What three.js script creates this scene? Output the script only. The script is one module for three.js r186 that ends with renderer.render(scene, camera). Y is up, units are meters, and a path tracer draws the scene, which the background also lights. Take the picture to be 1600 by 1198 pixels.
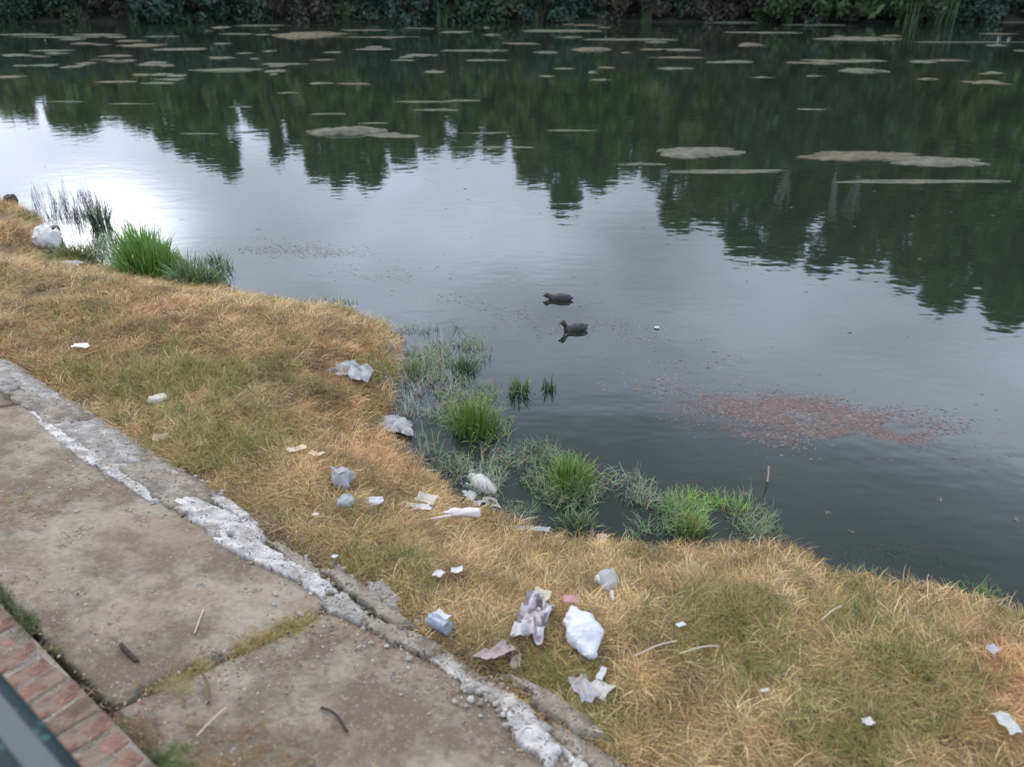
import * as THREE from 'three';
import { mergeGeometries, mergeVertices } from 'three/addons/utils/BufferGeometryUtils.js';
import { RoundedBoxGeometry } from 'three/addons/geometries/RoundedBoxGeometry.js';
import { MarchingCubes } from 'three/addons/objects/MarchingCubes.js';

// ---------------------------------------------------------------- camera, sky, sun, exposure
const EYE = 3.2, PITCH = 27.685 * Math.PI / 180, FPX = 1256;   // FPX: focal length in pixels of the 1600 wide photograph
const scene = new THREE.Scene();
const camera = new THREE.PerspectiveCamera(2 * Math.atan(599 / FPX) * 180 / Math.PI, 1024 / 766, 0.1, 1500);
camera.position.set(0, EYE, 0);
camera.rotation.set(-PITCH, 0, 0);
camera.focus = 6.5; camera.userData.fStop = 1.5;
camera.updateMatrixWorld(true);
scene.add(camera);

const renderer = new THREE.WebGLRenderer({ antialias: true });
renderer.setSize(1024, 766);
renderer.toneMapping = THREE.LinearToneMapping;
renderer.toneMappingExposure = 1.0;
renderer.shadowMap.enabled = true;

// seeded randomness and noise
let seed = 7;
const rnd = () => { seed = (seed * 1664525 + 1013904223) >>> 0; return seed / 4294967296; };
const rr = (a, b) => a + (b - a) * rnd();
const clamp = (x, a = 0, b = 1) => Math.min(b, Math.max(a, x));
const smooth = (a, b, x) => { const t = clamp((x - a) / (b - a)); return t * t * (3 - 2 * t); };
const lerp = (a, b, t) => a + (b - a) * t;
const hash = (x, y, z) => { let h = Math.imul(x, 374761393) ^ Math.imul(y, 668265263) ^ Math.imul(z, 2147483647 - 974711); h = Math.imul(h ^ (h >>> 13), 1274126177); return ((h ^ (h >>> 16)) >>> 0) / 4294967296; };
function noise(x, y, z = 0, px = 0, py = 0) {                      // value noise, periodic when px, py are given
  const X = Math.floor(x), Y = Math.floor(y), Z = Math.floor(z), fx = x - X, fy = y - Y, fz = z - Z;
  const u = fx * fx * (3 - 2 * fx), v = fy * fy * (3 - 2 * fy), w = fz * fz * (3 - 2 * fz);
  const m = (a, p) => p ? ((a % p) + p) % p : a;
  const g = (i, j, k) => hash(m(X + i, px), m(Y + j, py), Z + k);
  return lerp(lerp(lerp(g(0, 0, 0), g(1, 0, 0), u), lerp(g(0, 1, 0), g(1, 1, 0), u), v), lerp(lerp(g(0, 0, 1), g(1, 0, 1), u), lerp(g(0, 1, 1), g(1, 1, 1), u), v), w);
}
function fbm(x, y, z = 0, n = 4, px = 0, py = 0) { let s = 0, a = .5, t = 0; for (let i = 0; i < n; i++) { s += a * noise(x, y, z + i * 17, px, py); t += a; a *= .5; x *= 2; y *= 2; px *= 2; py *= 2; } return s / t; }

// overcast sky: grey-blue cloud with brighter thin places low over the left end of the far bank
const SKYW = 1024, SKYH = 512, sky = new Float32Array(SKYW * SKYH * 4);
for (let j = 0; j < SKYH; j++) for (let i = 0; i < SKYW; i++) {
  const el = ((j + .5) / SKYH - .5) * Math.PI, ph = ((i + .5) / SKYW - .5) * 2 * Math.PI;
  const d = [Math.cos(el) * Math.cos(ph), Math.sin(el), Math.cos(el) * Math.sin(ph)];
  const az = Math.atan2(d[0], -d[2]) * 180 / Math.PI, E = el * 180 / Math.PI;
  const cl = fbm(d[0] * 3.2 + 9, d[1] * 6.5 + 3, d[2] * 3.2 + 5, 5);
  const band = [[-90, 1.5], [0, 1.6], [11, 1.5], [15, 1.75], [19, 2.4], [27, 2.65], [31, 1.5], [36, 1.0], [55, 1.05], [90, 1.15]];   // layers of cloud, heavier overhead
  let q0 = 0; while (E > band[q0 + 1][0]) q0++;
  let L = lerp(band[q0][1], band[q0 + 1][1], smooth(band[q0][0], band[q0 + 1][0], E + 5 * (cl - .5))) * (1 + 1.7 * (cl - .5));
  const wide = Math.exp(-(((az + 38) / 24) ** 2) - (((E - 14) / 13) ** 2));
  const core = Math.exp(-(((az + 27.2) / 3.6) ** 2) - (((E - 15.2) / 2.6) ** 2));
  L += 1.0 * wide * (.6 + .8 * cl) + 7.0 * core * (.5 + cl);
  const warm = clamp(.22 * wide + .8 * core);
  const c = [lerp(.87, 1.0, warm), lerp(.98, 1.0, warm), lerp(1.23, 1.04, warm)];
  const k = (j * SKYW + i) * 4;
  for (let q = 0; q < 3; q++) sky[k + q] = E < 0 ? .9 * c[q] : L * c[q];
  sky[k + 3] = 1;
}
const skyTex = new THREE.DataTexture(sky, SKYW, SKYH, THREE.RGBAFormat, THREE.FloatType);
skyTex.mapping = THREE.EquirectangularReflectionMapping; skyTex.magFilter = skyTex.minFilter = THREE.LinearFilter; skyTex.needsUpdate = true;
scene.background = skyTex; scene.environment = skyTex;

const sun = new THREE.DirectionalLight(0xfff1dc, 1.6);
sun.position.set(-30, 44, -36); sun.target.position.set(-1, 0, -5);
sun.castShadow = true; sun.shadow.radius = 26; sun.shadow.mapSize.set(2048, 2048);
Object.assign(sun.shadow.camera, { left: -60, right: 60, top: 60, bottom: -60, near: 1, far: 160 });
scene.add(sun, sun.target);

// ---------------------------------------------------------------- helpers
const V = (x, y, z) => new THREE.Vector3(x, y, z);
const used = {};
function numbered(n) { const k = used[n] = (used[n] ?? -1) + 1; return k ? `${n}_${String(k).padStart(3, '0')}` : n; }
function tag(o, label, category, group, kind) { o.userData.label = label; if (category) o.userData.category = category; if (group) o.userData.group = group; if (kind) o.userData.kind = kind; return o; }
function shade(o) { o.traverse(c => { if (c.isMesh) { c.castShadow = true; c.receiveShadow = true; } }); return o; }
function thing(name, label, category, pos, turn = 0, group) { const o = new THREE.Group(); o.name = numbered(name); o.position.copy(pos); o.rotation.y = turn; tag(o, label, category, group); scene.add(o); return o; }
function part(name, geo, mat, parent) { const m = new THREE.Mesh(geo, mat); m.name = name; m.castShadow = m.receiveShadow = true; parent.add(m); return m; }
function solo(name, geo, mat, pos, label, category, group, turn = 0) { const m = new THREE.Mesh(geo, mat); m.name = numbered(name); m.position.copy(pos); m.rotation.y = turn; m.castShadow = m.receiveShadow = true; tag(m, label, category, group); scene.add(m); return m; }
const ordinal = n => { const o = ['', 'first', 'second', 'third', 'fourth', 'fifth', 'sixth', 'seventh', 'eighth', 'ninth', 'tenth', 'eleventh', 'twelfth', 'thirteenth', 'fourteenth', 'fifteenth', 'sixteenth', 'seventeenth', 'eighteenth', 'nineteenth'], t = ['', '', 'twent', 'thirt', 'fort', 'fift', 'sixt', 'sevent', 'eight']; return n < 20 ? o[n] : n % 10 ? t[Math.floor(n / 10)] + 'y-' + o[n % 10] : t[n / 10] + 'ieth'; };
const lin = (r, g, b) => new THREE.Color().setRGB(r, g, b);
const mat = (c, o = {}) => new THREE.MeshStandardMaterial({ color: Array.isArray(c) ? lin(...c) : c, roughness: .85, side: THREE.DoubleSide, ...o });

// a place of the photograph on a level plane, in metres
const cp = Math.cos(PITCH), sp = Math.sin(PITCH);
function at(px, py, y) { const cx = (px - 800) / FPX, cy = -(py - 599) / FPX; const dy = cy * cp - sp, dz = -(cp + cy * sp), t = (y - EYE) / dy; return V(cx * t, y, dz * t); }
function proj(x, y, z) { const dy = y - EYE, zf = -z * cp - dy * sp, up = dy * cp - z * sp; return [800 + FPX * x / zf, 599 - FPX * up / zf, zf]; }
// the embankment runs along U; N points to the river
const UX = .78, UZ = .626, NX = .626, NZ = -.78;
const vOf = (x, z) => x * NX + z * NZ, uOf = (x, z) => x * UX + z * UZ;
const uv2 = (u, v) => [u * UX + v * NX, u * UZ + v * NZ];

// shoreline, left to right
const shore = [[-300, -190], [-60, -46], [-14, -16.6], ...[[0, 316], [48, 334], [78, 368], [60, 402], [150, 418], [230, 434], [300, 448], [370, 460], [450, 474], [540, 486], [606, 512], [624, 560], [604, 622], [592, 680], [646, 724], [688, 774], [760, 806], [850, 842], [1000, 856], [1150, 858], [1226, 852], [1300, 904], [1400, 918], [1500, 930], [1600, 962], [1750, 1010]].map(([x, y]) => { const p = at(x, y, 0.02); return [p.x, p.z]; }), [5.2, -1.7], [14, 4], [300, 150]];
function shoreDist(x, z) {                                             // > 0 on land
  let best = 1e9, side = 1;
  for (let i = 0; i + 1 < shore.length; i++) {
    const [ax, az] = shore[i], [bx, bz] = shore[i + 1], dx = bx - ax, dz = bz - az;
    const t = clamp(((x - ax) * dx + (z - az) * dz) / (dx * dx + dz * dz)), ex = x - ax - dx * t, ez = z - az - dz * t, d = ex * ex + ez * ez;
    const c = dx * (z - az) - dz * (x - ax);
    if (d < best - 1e-9) { best = d; side = c > 0 ? 1 : -1; }
    else if (Math.abs(d - best) < 1e-9 && t === 0) {                   // at a corner: side by the turn of the two edges
      const [qx, qz] = shore[i - 1], turn = (ax - qx) * dz - (az - qz) * dx;
      side = turn < 0 ? ((c > 0 || side > 0) ? 1 : -1) : ((c > 0 && side > 0) ? 1 : -1);
    }
  }
  return Math.sqrt(best) * side;
}
const VA = 1.92, VB = .725, YA = .3, YB = .6;                            // river edge and inland edge of the concrete path
const slabY = v => YB - (YB - YA) * (v - VB) / (VA - VB);
const bumps = (x, z) => .055 * (fbm(x * 2.1 + 40, z * 2.1 + 40, 3, 3) - .5) + .03 * (noise(x * 7, z * 7, 9) - .5);
function groundY(x, z, s = shoreDist(x, z)) {
  const v = vOf(x, z);
  if (z < -50) { const q = -50.5 - z + .8 * (noise(x * .3, 4) - .5); return q < 0 ? -.6 : q < 8 ? -.3 + 1.6 * smooth(0, 8, q) : 1.3 + .4 * noise(x * .05, z * .05); }
  if (s < 0) return Math.max(-1.3, s * .32) + .02 * (noise(x * 3, z * 3) - .5) * smooth(0, -.4, s);
  let y = .025 + .25 * smooth(0, .9, s) + bumps(x, z) * smooth(0, .5, s);
  if (v < VA + .12) { const k = smooth(VA + .12, VA - .05, v); y = lerp(y, (v < VB ? .5 : slabY(v) - .1), k); }
  if (v < -1) y = .5;
  return y;
}
function onGround(px, py, lift = 0) { let y = .2; let p; for (let i = 0; i < 6; i++) { p = at(px, py, y); y = groundY(p.x, p.z); } p.y = y + lift; return p; }
function onPath(px, py, lift = 0) { let y = .45, p; for (let i = 0; i < 8; i++) { p = at(px, py, y); y = slabY(vOf(p.x, p.z)); } p.y = y + lift; return p; }

// textures: value of fn(u, v) over one tile, periodic
function dataTex(n, fn, srgb) {
  const a = new Uint8Array(n * n * 4);
  const enc = x => { x = clamp(x); return Math.round(255 * (srgb ? (x < .0031308 ? 12.92 * x : 1.055 * Math.pow(x, 1 / 2.4) - .055) : x)); };
  for (let j = 0; j < n; j++) for (let i = 0; i < n; i++) { const c = fn(i / n, j / n), k = (j * n + i) * 4; a[k] = enc(c[0]); a[k + 1] = enc(c[1]); a[k + 2] = enc(c[2]); a[k + 3] = 255; }
  const t = new THREE.DataTexture(a, n, n); t.wrapS = t.wrapT = THREE.RepeatWrapping; t.magFilter = THREE.LinearFilter; t.minFilter = THREE.LinearMipmapLinearFilter; t.generateMipmaps = true;
  if (srgb) t.colorSpace = THREE.SRGBColorSpace; t.needsUpdate = true; return t;
}
const mix3 = (a, b, t) => [lerp(a[0], b[0], t), lerp(a[1], b[1], t), lerp(a[2], b[2], t)];
function geoFrom(pos, idx, uv, col) { const g = new THREE.BufferGeometry(); g.setAttribute('position', new THREE.Float32BufferAttribute(pos, 3)); if (uv) g.setAttribute('uv', new THREE.Float32BufferAttribute(uv, 2)); if (col) g.setAttribute('color', new THREE.Float32BufferAttribute(col, 3)); g.setIndex(idx); g.computeVertexNormals(); return g; }
function planarUV(g, s = 1) { const p = g.attributes.position, u = new Float32Array(p.count * 2); for (let i = 0; i < p.count; i++) { u[2 * i] = p.getX(i) * s; u[2 * i + 1] = p.getZ(i) * s; } g.setAttribute('uv', new THREE.BufferAttribute(u, 2)); return g; }

// ---------------------------------------------------------------- ground
function spread(lo, hi, a, b, step, grow) {                              // fine lines between a and b, growing outside
  const l = []; for (let x = a; x <= b; x += step) l.push(x);
  let s = step, x = b; while (x < hi) { s *= grow; x += s; l.push(Math.min(x, hi)); }
  s = step; x = a; while (x > lo) { s *= grow; x -= s; l.unshift(Math.max(x, lo)); }
  return l;
}
const greenSpots = [[230, 590, .75], [150, 580, .45], [300, 620, .4], [385, 690, .35], [500, 905, .4], [600, 545, .3], [605, 610, .3], [870, 1070, .25], [930, 1130, .3], [1150, 980, .4], [1380, 960, .5], [1300, 1110, .35], [1180, 1060, .25], [1420, 1050, .4], [100, 390, .5], [1120, 930, .25], [1560, 935, .4], [620, 900, .25]].map(([x, y, r]) => { const p = at(x, y, .27); return [p.x, p.z, r]; });
function greenAt(x, z) { let g = 0; for (const [a, b, r] of greenSpots) g = Math.max(g, Math.exp(-((x - a) ** 2 + (z - b) ** 2) / (r * r * .5))); return clamp(g * .85 + .9 * (fbm(x * 1.3 + 20, z * 1.3, 5, 3) - .5)); }
{
  const xs = spread(-500, 500, -11, 5, .075, 1.14), zs = spread(-600, 120, -14, -1, .075, 1.13);
  const pos = [], uv = [], col = [], idx = [];
  for (const z of zs) for (const x of xs) {
    const s = shoreDist(x, z), y = groundY(x, z, s);
    pos.push(x, y, z); uv.push(x, z);
    const n = fbm(x * 2.2, z * 2.2, 2, 3);
    let c = mix3([.17, .105, .055], [.27, .19, .10], n);
    c = mix3(c, [.10, .115, .04], .35 * greenAt(x, z));
    c = mix3(c, [.075, .065, .05], smooth(.22, 0, s) * .8);
    if (s < 0) c = [.05, .05, .04];
    if (z < -50) c = mix3([.018, .026, .014], [.03, .036, .018], n);
    if (vOf(x, z) < VB) c = mix3([.14, .085, .06], [.2, .12, .08], n);
    col.push(...c);
  }
  const W = xs.length;
  for (let j = 0; j + 1 < zs.length; j++) for (let i = 0; i + 1 < W; i++) { const a = j * W + i; idx.push(a, a + W, a + 1, a + 1, a + W, a + W + 1); }
  const soilMap = dataTex(512, (u, v) => { const n = fbm(u * 24, v * 24, 1, 4, 24, 24), f = noise(u * 190, v * 60, 4, 190, 60); const t = clamp(.45 + 1.0 * (n - .5) + .5 * (f - .5)); return [.55 + .45 * t, .55 + .45 * t, .52 + .45 * t]; }, true);
  soilMap.repeat.set(.8, .8);
  const soilBump = dataTex(512, (u, v) => { const h = fbm(u * 30, v * 30, 7, 4, 30, 30); return [h, h, h]; }); soilBump.repeat.set(.8, .8);
  const g = new THREE.Mesh(geoFrom(pos, idx, uv, col), mat([1, 1, 1], { vertexColors: true, map: soilMap, bumpMap: soilBump, bumpScale: .03, roughness: .95 }));
  g.name = 'ground'; g.receiveShadow = true; tag(g, 'brown earth of the river bank and the bed under the water', null, null, 'structure'); scene.add(g);
}

// ---------------------------------------------------------------- water
{
  const N = 1024, TILE = 6;
  const ripple = (u, v) => {
    const p = fbm(u * 9, v * 14, 1, 2, 9, 14), a = noise(u * 34 + 1.5 * p, v * 62, 2, 34, 62), b = noise(u * 70, v * 120, 3, 70, 120), c = noise(u * 16 + p, v * 26, 5, 16, 26);
    return .4 * c + .35 * a + .18 * b + .1 * p;
  };
  const bump = dataTex(N, (u, v) => { const h = ripple(u, v); return [h, h, h]; }); bump.repeat.set(1 / TILE, 1 / TILE);
  const pos = [], uv = [], idx = [];
  const W = [[-300, -300], [300, -300], [300, 150], [-300, 150]];
  const seg = 24;
  for (let j = 0; j <= seg; j++) for (let i = 0; i <= seg; i++) { const x = -400 + 800 * i / seg, z = -56 + 206 * j / seg; pos.push(x, 0, z); uv.push(x, z); }
  for (let j = 0; j < seg; j++) for (let i = 0; i < seg; i++) { const a = j * (seg + 1) + i; idx.push(a, a + seg + 1, a + 1, a + 1, a + seg + 1, a + seg + 2); }
  const m = new THREE.MeshPhysicalMaterial({ color: lin(.02, .026, .0185), roughness: .035, ior: 1.333, bumpMap: bump, bumpScale: .0016 });
  const w = new THREE.Mesh(geoFrom(pos, idx, uv), m); w.name = 'water'; w.receiveShadow = true; tag(w, 'murky dark river water mirroring grey cloud and trees', null, null, 'structure'); scene.add(w);
}

// ---------------------------------------------------------------- chunk: an irregular low lump over an outline (x, z pairs about its base)
function chunk(outline, h, amp, freq, { sink = .06, rings = 6, edge = .25, jitter = .04, zoff = 0, step = .05 } = {}) {
  const pts = []; const M = outline.length;                               // resample the outline
  for (let i = 0; i < M; i++) { const a = outline[i], b = outline[(i + 1) % M], L = Math.hypot(b[0] - a[0], b[1] - a[1]), n = Math.max(2, Math.min(22, Math.round(L / step))); for (let k = 0; k < n; k++) pts.push([lerp(a[0], b[0], k / n), lerp(a[1], b[1], k / n)]); }
  const n = pts.length; let cx = 0, cz = 0; for (const p of pts) { cx += p[0] / n; cz += p[1] / n; }
  const pos = [cx, h + amp * (noise(cx * freq, cz * freq, zoff) - .5), cz], idx = [];
  const size = Math.sqrt(Math.abs(pts.reduce((s, p, i) => { const q = pts[(i + 1) % n]; return s + p[0] * q[1] - p[1] * q[0]; }, 0)) / 2);
  for (let r = 1; r <= rings + 1; r++) for (let i = 0; i < n; i++) {
    const t = Math.min(r / rings, 1), [px, pz] = pts[i], wob = 1 + jitter / Math.max(size, .05) * 2 * (noise(px * 11 + zoff, pz * 11, 5) - .5 + (step < .04 ? 1.1 * (noise(px * 34 + zoff, pz * 34, 6) - .5) : 0)) * t;
    const x = cx + (px - cx) * t * wob, z = cz + (pz - cz) * t * wob;
    let y = h * (1 - Math.pow(t, 1 / edge)) * .999 + amp * (fbm(x * freq, z * freq, zoff, 3) - .5) * (1 - .5 * t);
    if (r > rings) y = -sink; else if (r === rings) y = Math.max(y * .6, h * .2);
    pos.push(x, y, z);
  }
  for (let i = 0; i < n; i++) { const j = (i + 1) % n; idx.push(0, 1 + j, 1 + i); for (let r = 0; r < rings; r++) { const a = 1 + r * n + i, b = 1 + r * n + j; idx.push(a, b, a + n, b, b + n, a + n); } }
  // winding: outline may run either way
  const area = pts.reduce((s, p, i) => { const q = pts[(i + 1) % n]; return s + p[0] * q[1] - p[1] * q[0]; }, 0);
  if (area < 0) for (let i = 0; i < idx.length; i += 3) { const k = idx[i]; idx[i] = idx[i + 1]; idx[i + 1] = k; }
  return planarUV(geoFrom(pos, idx));
}
const blob = (r, n, sx, sz, rough, z0) => Array.from({ length: n }, (_, i) => { const a = i / n * 2 * Math.PI, k = 1 + rough * 2 * (noise(Math.cos(a) * 1.3 + z0, Math.sin(a) * 1.3, z0) - .5) + rough * .6 * (noise(Math.cos(a) * 4 + z0, Math.sin(a) * 4, z0 + 3) - .5) + rough * .5 * (noise(Math.cos(a) * 9 + z0, Math.sin(a) * 9, z0 + 6) - .5); return [r * sx * k * Math.cos(a), r * sz * k * Math.sin(a)]; });

// ---------------------------------------------------------------- concrete path
const grime = (u, v) => {
  const big = fbm(u * 3, v * 3, 1, 4, 3, 3), mid = fbm(u * 14, v * 14, 2, 4, 14, 14), fine = noise(u * 210, v * 210, 3, 210, 210), f2 = noise(u * 90, v * 90, 8, 90, 90);
  let c = mix3([.135, .108, .074], [.305, .262, .195], clamp(.46 + 2.3 * (big - .5) + 1.6 * (mid - .5) + .45 * (f2 - .5)));
  c = mix3(c, [.07, .055, .04], .75 * smooth(.62, .8, mid) * smooth(.4, .7, fine + .25 * f2));
  c = mix3(c, [.32, .29, .25], .6 * smooth(.78, .95, fine));
  c = mix3(c, [.2, .12, .065], .35 * smooth(.55, .75, fbm(u * 6 + 3, v * 6, 11, 3, 6, 6)));
  return c;
};
const concreteMap = dataTex(1024, grime, true); concreteMap.repeat.set(.55, .55);
const concreteBump = dataTex(1024, (u, v) => { const h = .55 * fbm(u * 20, v * 20, 4, 4, 20, 20) + .3 * noise(u * 130, v * 130, 6, 130, 130) + .15 * noise(u * 260, v * 260, 9, 260, 260); return [h, h, h]; }); concreteBump.repeat.set(.55, .55);
const concreteM = mat([1, 1, 1], { map: concreteMap, bumpMap: concreteBump, bumpScale: .012, roughness: .93 });
const path = thing('path', 'grey brown concrete slab path sloping down to the grass', null, V(0, 0, 0)); path.userData.kind = 'structure';
// joint seen in the photo
const J0 = onPath(170, 1085), J1 = onPath(520, 965); const uJ = (uOf(J0.x, J0.z) + uOf(J1.x, J1.z)) / 2;
for (let k = -4; k <= 2; k++) {
  const u0 = uJ + k * 3.4 + .018, u1 = uJ + (k + 1) * 3.4 - .018, nu = 110, nv = 40, pos = [], uv = [], idx = [];
  for (let j = 0; j <= nv; j++) for (let i = 0; i <= nu; i++) {
    const tu = i / nu, tv = j / nv; let u = lerp(u0, u1, tu);
    let v = lerp(VB + .01, VA - .02, tv) + (tv > .97 ? .09 * (fbm(u * 5, 3, 2, 3) - .55) : 0);
    const e = Math.min(tu, 1 - tu) * 3.36;
    u += e < .02 ? .03 * (fbm(v * 7, u0, 3, 3) - .5) * (tu < .5 ? 1 : 1) : 0;
    const [x, z] = uv2(u, v);
    let y = slabY(v) + .016 * (fbm(x * 3, z * 3, 6, 4) - .5) + .006 * (k & 1) - .004;
    if (e < .015 || tv < .01 || tv > .99) y -= .012;
    pos.push(x, y, z); uv.push(x, z);
  }
  for (let j = 0; j < nv; j++) for (let i = 0; i < nu; i++) { const a = j * (nu + 1) + i; idx.push(a, a + 1, a + nu + 1, a + 1, a + nu + 2, a + nu + 1); }
  const rim = []; for (let i = 0; i <= nu; i++) rim.push(i); for (let j = 1; j <= nv; j++) rim.push(j * (nu + 1) + nu); for (let i = nu - 1; i >= 0; i--) rim.push(nv * (nu + 1) + i); for (let j = nv - 1; j > 0; j--) rim.push(j * (nu + 1));
  const b0 = pos.length / 3; for (const r of rim) { pos.push(pos[3 * r], pos[3 * r + 1] - .14, pos[3 * r + 2]); uv.push(uv[2 * r] + .1, uv[2 * r + 1] + .1); }
  for (let i = 0; i < rim.length; i++) { const j = (i + 1) % rim.length; idx.push(rim[i], b0 + i, rim[j], rim[j], b0 + i, b0 + j); }
  part('concrete_slab', geoFrom(pos, idx, uv), concreteM, path);
}

// broken mortar kerb along the river edge of the path
const mortarTex = (lo, hi, z0) => { const t = dataTex(512, (u, v) => { const n = fbm(u * 10, v * 10, z0, 5, 10, 10), s = noise(u * 70, v * 70, z0 + 3, 70, 70), f = fbm(u * 26, v * 26, z0 + 9, 3, 26, 26); let c = mix3(lo, hi, clamp(.5 + 2.0 * (n - .5) + .5 * (f - .5))); c = mix3(c, [.085, .075, .06], .85 * smooth(.58, .7, s * .45 + f * .55)); return mix3(c, [.2, .15, .1], .5 * smooth(.6, .75, fbm(u * 5, v * 5, z0 + 5, 3, 5, 5))); }, true); t.repeat.set(1.6, 1.6); return t; };
const mortarBump = dataTex(512, (u, v) => { const h = .6 * fbm(u * 16, v * 16, 31, 4, 16, 16) + .4 * fbm(u * 60, v * 60, 12, 2, 60, 60); return [h, h, h]; }); mortarBump.repeat.set(1.6, 1.6);
const mW = mat([1, 1, 1], { map: mortarTex([.28, .265, .245], [.62, .595, .55], 1), bumpMap: mortarBump, bumpScale: .02, roughness: .9 });
const mG = mat([1, 1, 1], { map: mortarTex([.2, .185, .165], [.42, .4, .36], 20), bumpMap: mortarBump, bumpScale: .025, roughness: .9 });
const mB = mat([1, 1, 1], { map: mortarTex([.15, .125, .095], [.33, .29, .23], 40), bumpMap: mortarBump, bumpScale: .025, roughness: .92 });
{
  const kerb = thing('mortar_kerb', 'broken whitish grey mortar kerb between the concrete path and the grass', 'kerb', onGround(520, 930));
  const base = kerb.position;
  const C = (name, poly, h, m, amp = .03, o = {}) => {
    h = h * .5; amp *= 1.15; { const mx = poly.reduce((q, p) => q + p[0], 0) / poly.length, my = poly.reduce((q, p) => q + p[1], 0) / poly.length; poly = poly.map(([x, y]) => [mx + (x - mx) * 1.06, my + (y - my) * 1.14]); }
    const pts = poly.map(([x, y]) => { const p = at(x, y, YA); return [p.x, p.z]; });
    const cx = pts.reduce((s, p) => s + p[0], 0) / pts.length, cz = pts.reduce((s, p) => s + p[1], 0) / pts.length;
    const v = vOf(cx, cz), y0 = v < VA ? slabY(v) : groundY(cx, cz) * .5 + YA * .5;
    const local = pts.map(p => [p[0] - cx, p[1] - cz]);
    const g = chunk(local, h, amp, 17, { sink: .16, zoff: poly[0][0] * .13, edge: .07, jitter: .045, rings: 11, step: .022, ...o });
    // lay it on the slope
    const p = g.attributes.position; for (let i = 0; i < p.count; i++) { const vv = vOf(p.getX(i), p.getZ(i)); p.setY(i, p.getY(i) - .251 * vv * (v < VA + .1 ? 1 : .3)); }
    g.computeVertexNormals();
    const me = part(name, g, m, kerb); me.position.set(cx - base.x, y0 - base.y, cz - base.z); return me;
  };
  C('mortar_piece', [[-60, 560], [10, 572], [60, 600], [110, 622], [90, 640], [30, 612], [-60, 592]], .07, mG);
  C('mortar_piece', [[42, 640], [75, 642], [118, 672], [160, 700], [215, 740], [262, 772], [240, 790], [175, 752], [120, 722], [70, 680]], .035, mW, .02);
  C('mortar_piece', [[80, 606], [130, 640], [175, 668], [220, 694], [205, 716], [150, 690], [100, 650]], .055, mG);
  C('mortar_piece', [[165, 668], [210, 680], [262, 715], [312, 752], [296, 772], [240, 745], [190, 705]], .07, mG, .04);
  C('mortar_piece', [[196, 715], [240, 728], [278, 758], [262, 782], [222, 762], [192, 738]], .03, mW);
  C('mortar_piece', [[262, 790], [300, 782], [350, 800], [390, 806], [418, 838], [400, 852], [340, 845], [300, 825]], .07, mW, .025);
  C('mortar_piece', [[330, 775], [345, 776], [392, 806], [402, 818], [384, 818], [345, 795]], .1, mW, .015, { edge: .1 });
  C('mortar_piece', [[340, 848], [400, 850], [440, 868], [478, 895], [462, 912], [410, 892], [360, 870]], .05, mW, .03);
  C('mortar_piece', [[408, 842], [440, 846], [480, 872], [505, 893], [490, 900], [450, 876]], .07, mB);
  C('mortar_piece', [[462, 892], [495, 898], [528, 930], [505, 946], [478, 926]], .055, mW, .045);
  C('mortar_piece', [[505, 944], [540, 930], [575, 962], [560, 980], [520, 968]], .05, mG);
  C('mortar_piece', [[520, 884], [545, 900], [585, 930], [640, 962], [658, 982], [620, 980], [572, 950], [530, 918]], .075, mB, .04);
  C('mortar_piece', [[565, 905], [595, 905], [628, 940], [612, 948], [582, 930]], .06, mG, .045);
  C('mortar_piece', [[560, 966], [605, 976], [650, 990], [690, 1008], [668, 1022], [615, 1008], [570, 988]], .05, mB, .03);
  C('mortar_piece', [[648, 992], [692, 1004], [740, 1040], [778, 1072], [748, 1084], [700, 1050], [655, 1020]], .055, mW, .03);
  C('mortar_piece', [[735, 1044], [772, 1056], [822, 1092], [862, 1128], [838, 1146], [790, 1112], [748, 1080]], .055, mW, .03);
  C('mortar_piece', [[790, 1118], [838, 1140], [872, 1172], [860, 1210], [820, 1176], [788, 1142]], .05, mW, .03);
  C('mortar_piece', [[868, 1128], [915, 1150], [985, 1190], [1040, 1240], [990, 1262], [930, 1206], [880, 1166]], .06, mB, .03);
  C('mortar_piece', [[800, 1060], [850, 1075], [905, 1112], [940, 1140], [905, 1140], [850, 1108]], .06, mB, .03);
  C('mortar_piece', [[880, 1180], [940, 1222], [1010, 1290], [960, 1320], [890, 1240]], .05, mW, .03);
  for (let k = 0; k < 7; k++) { const u = -3.9 - k * .8, [a, b] = [uv2(u, VA - .16), uv2(u - .74, VA + .12)]; const q = proj(a[0], YA, a[1]), w = proj(b[0], YA, b[1]), q2 = proj(...(([x, z]) => [x, YA, z])(uv2(u, VA + .14))), w2 = proj(...(([x, z]) => [x, YA, z])(uv2(u - .74, VA - .18))); C('mortar_piece', [q.slice(0, 2), q2.slice(0, 2), w.slice(0, 2), w2.slice(0, 2)], .06, k % 2 ? mG : mB); }
}

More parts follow.
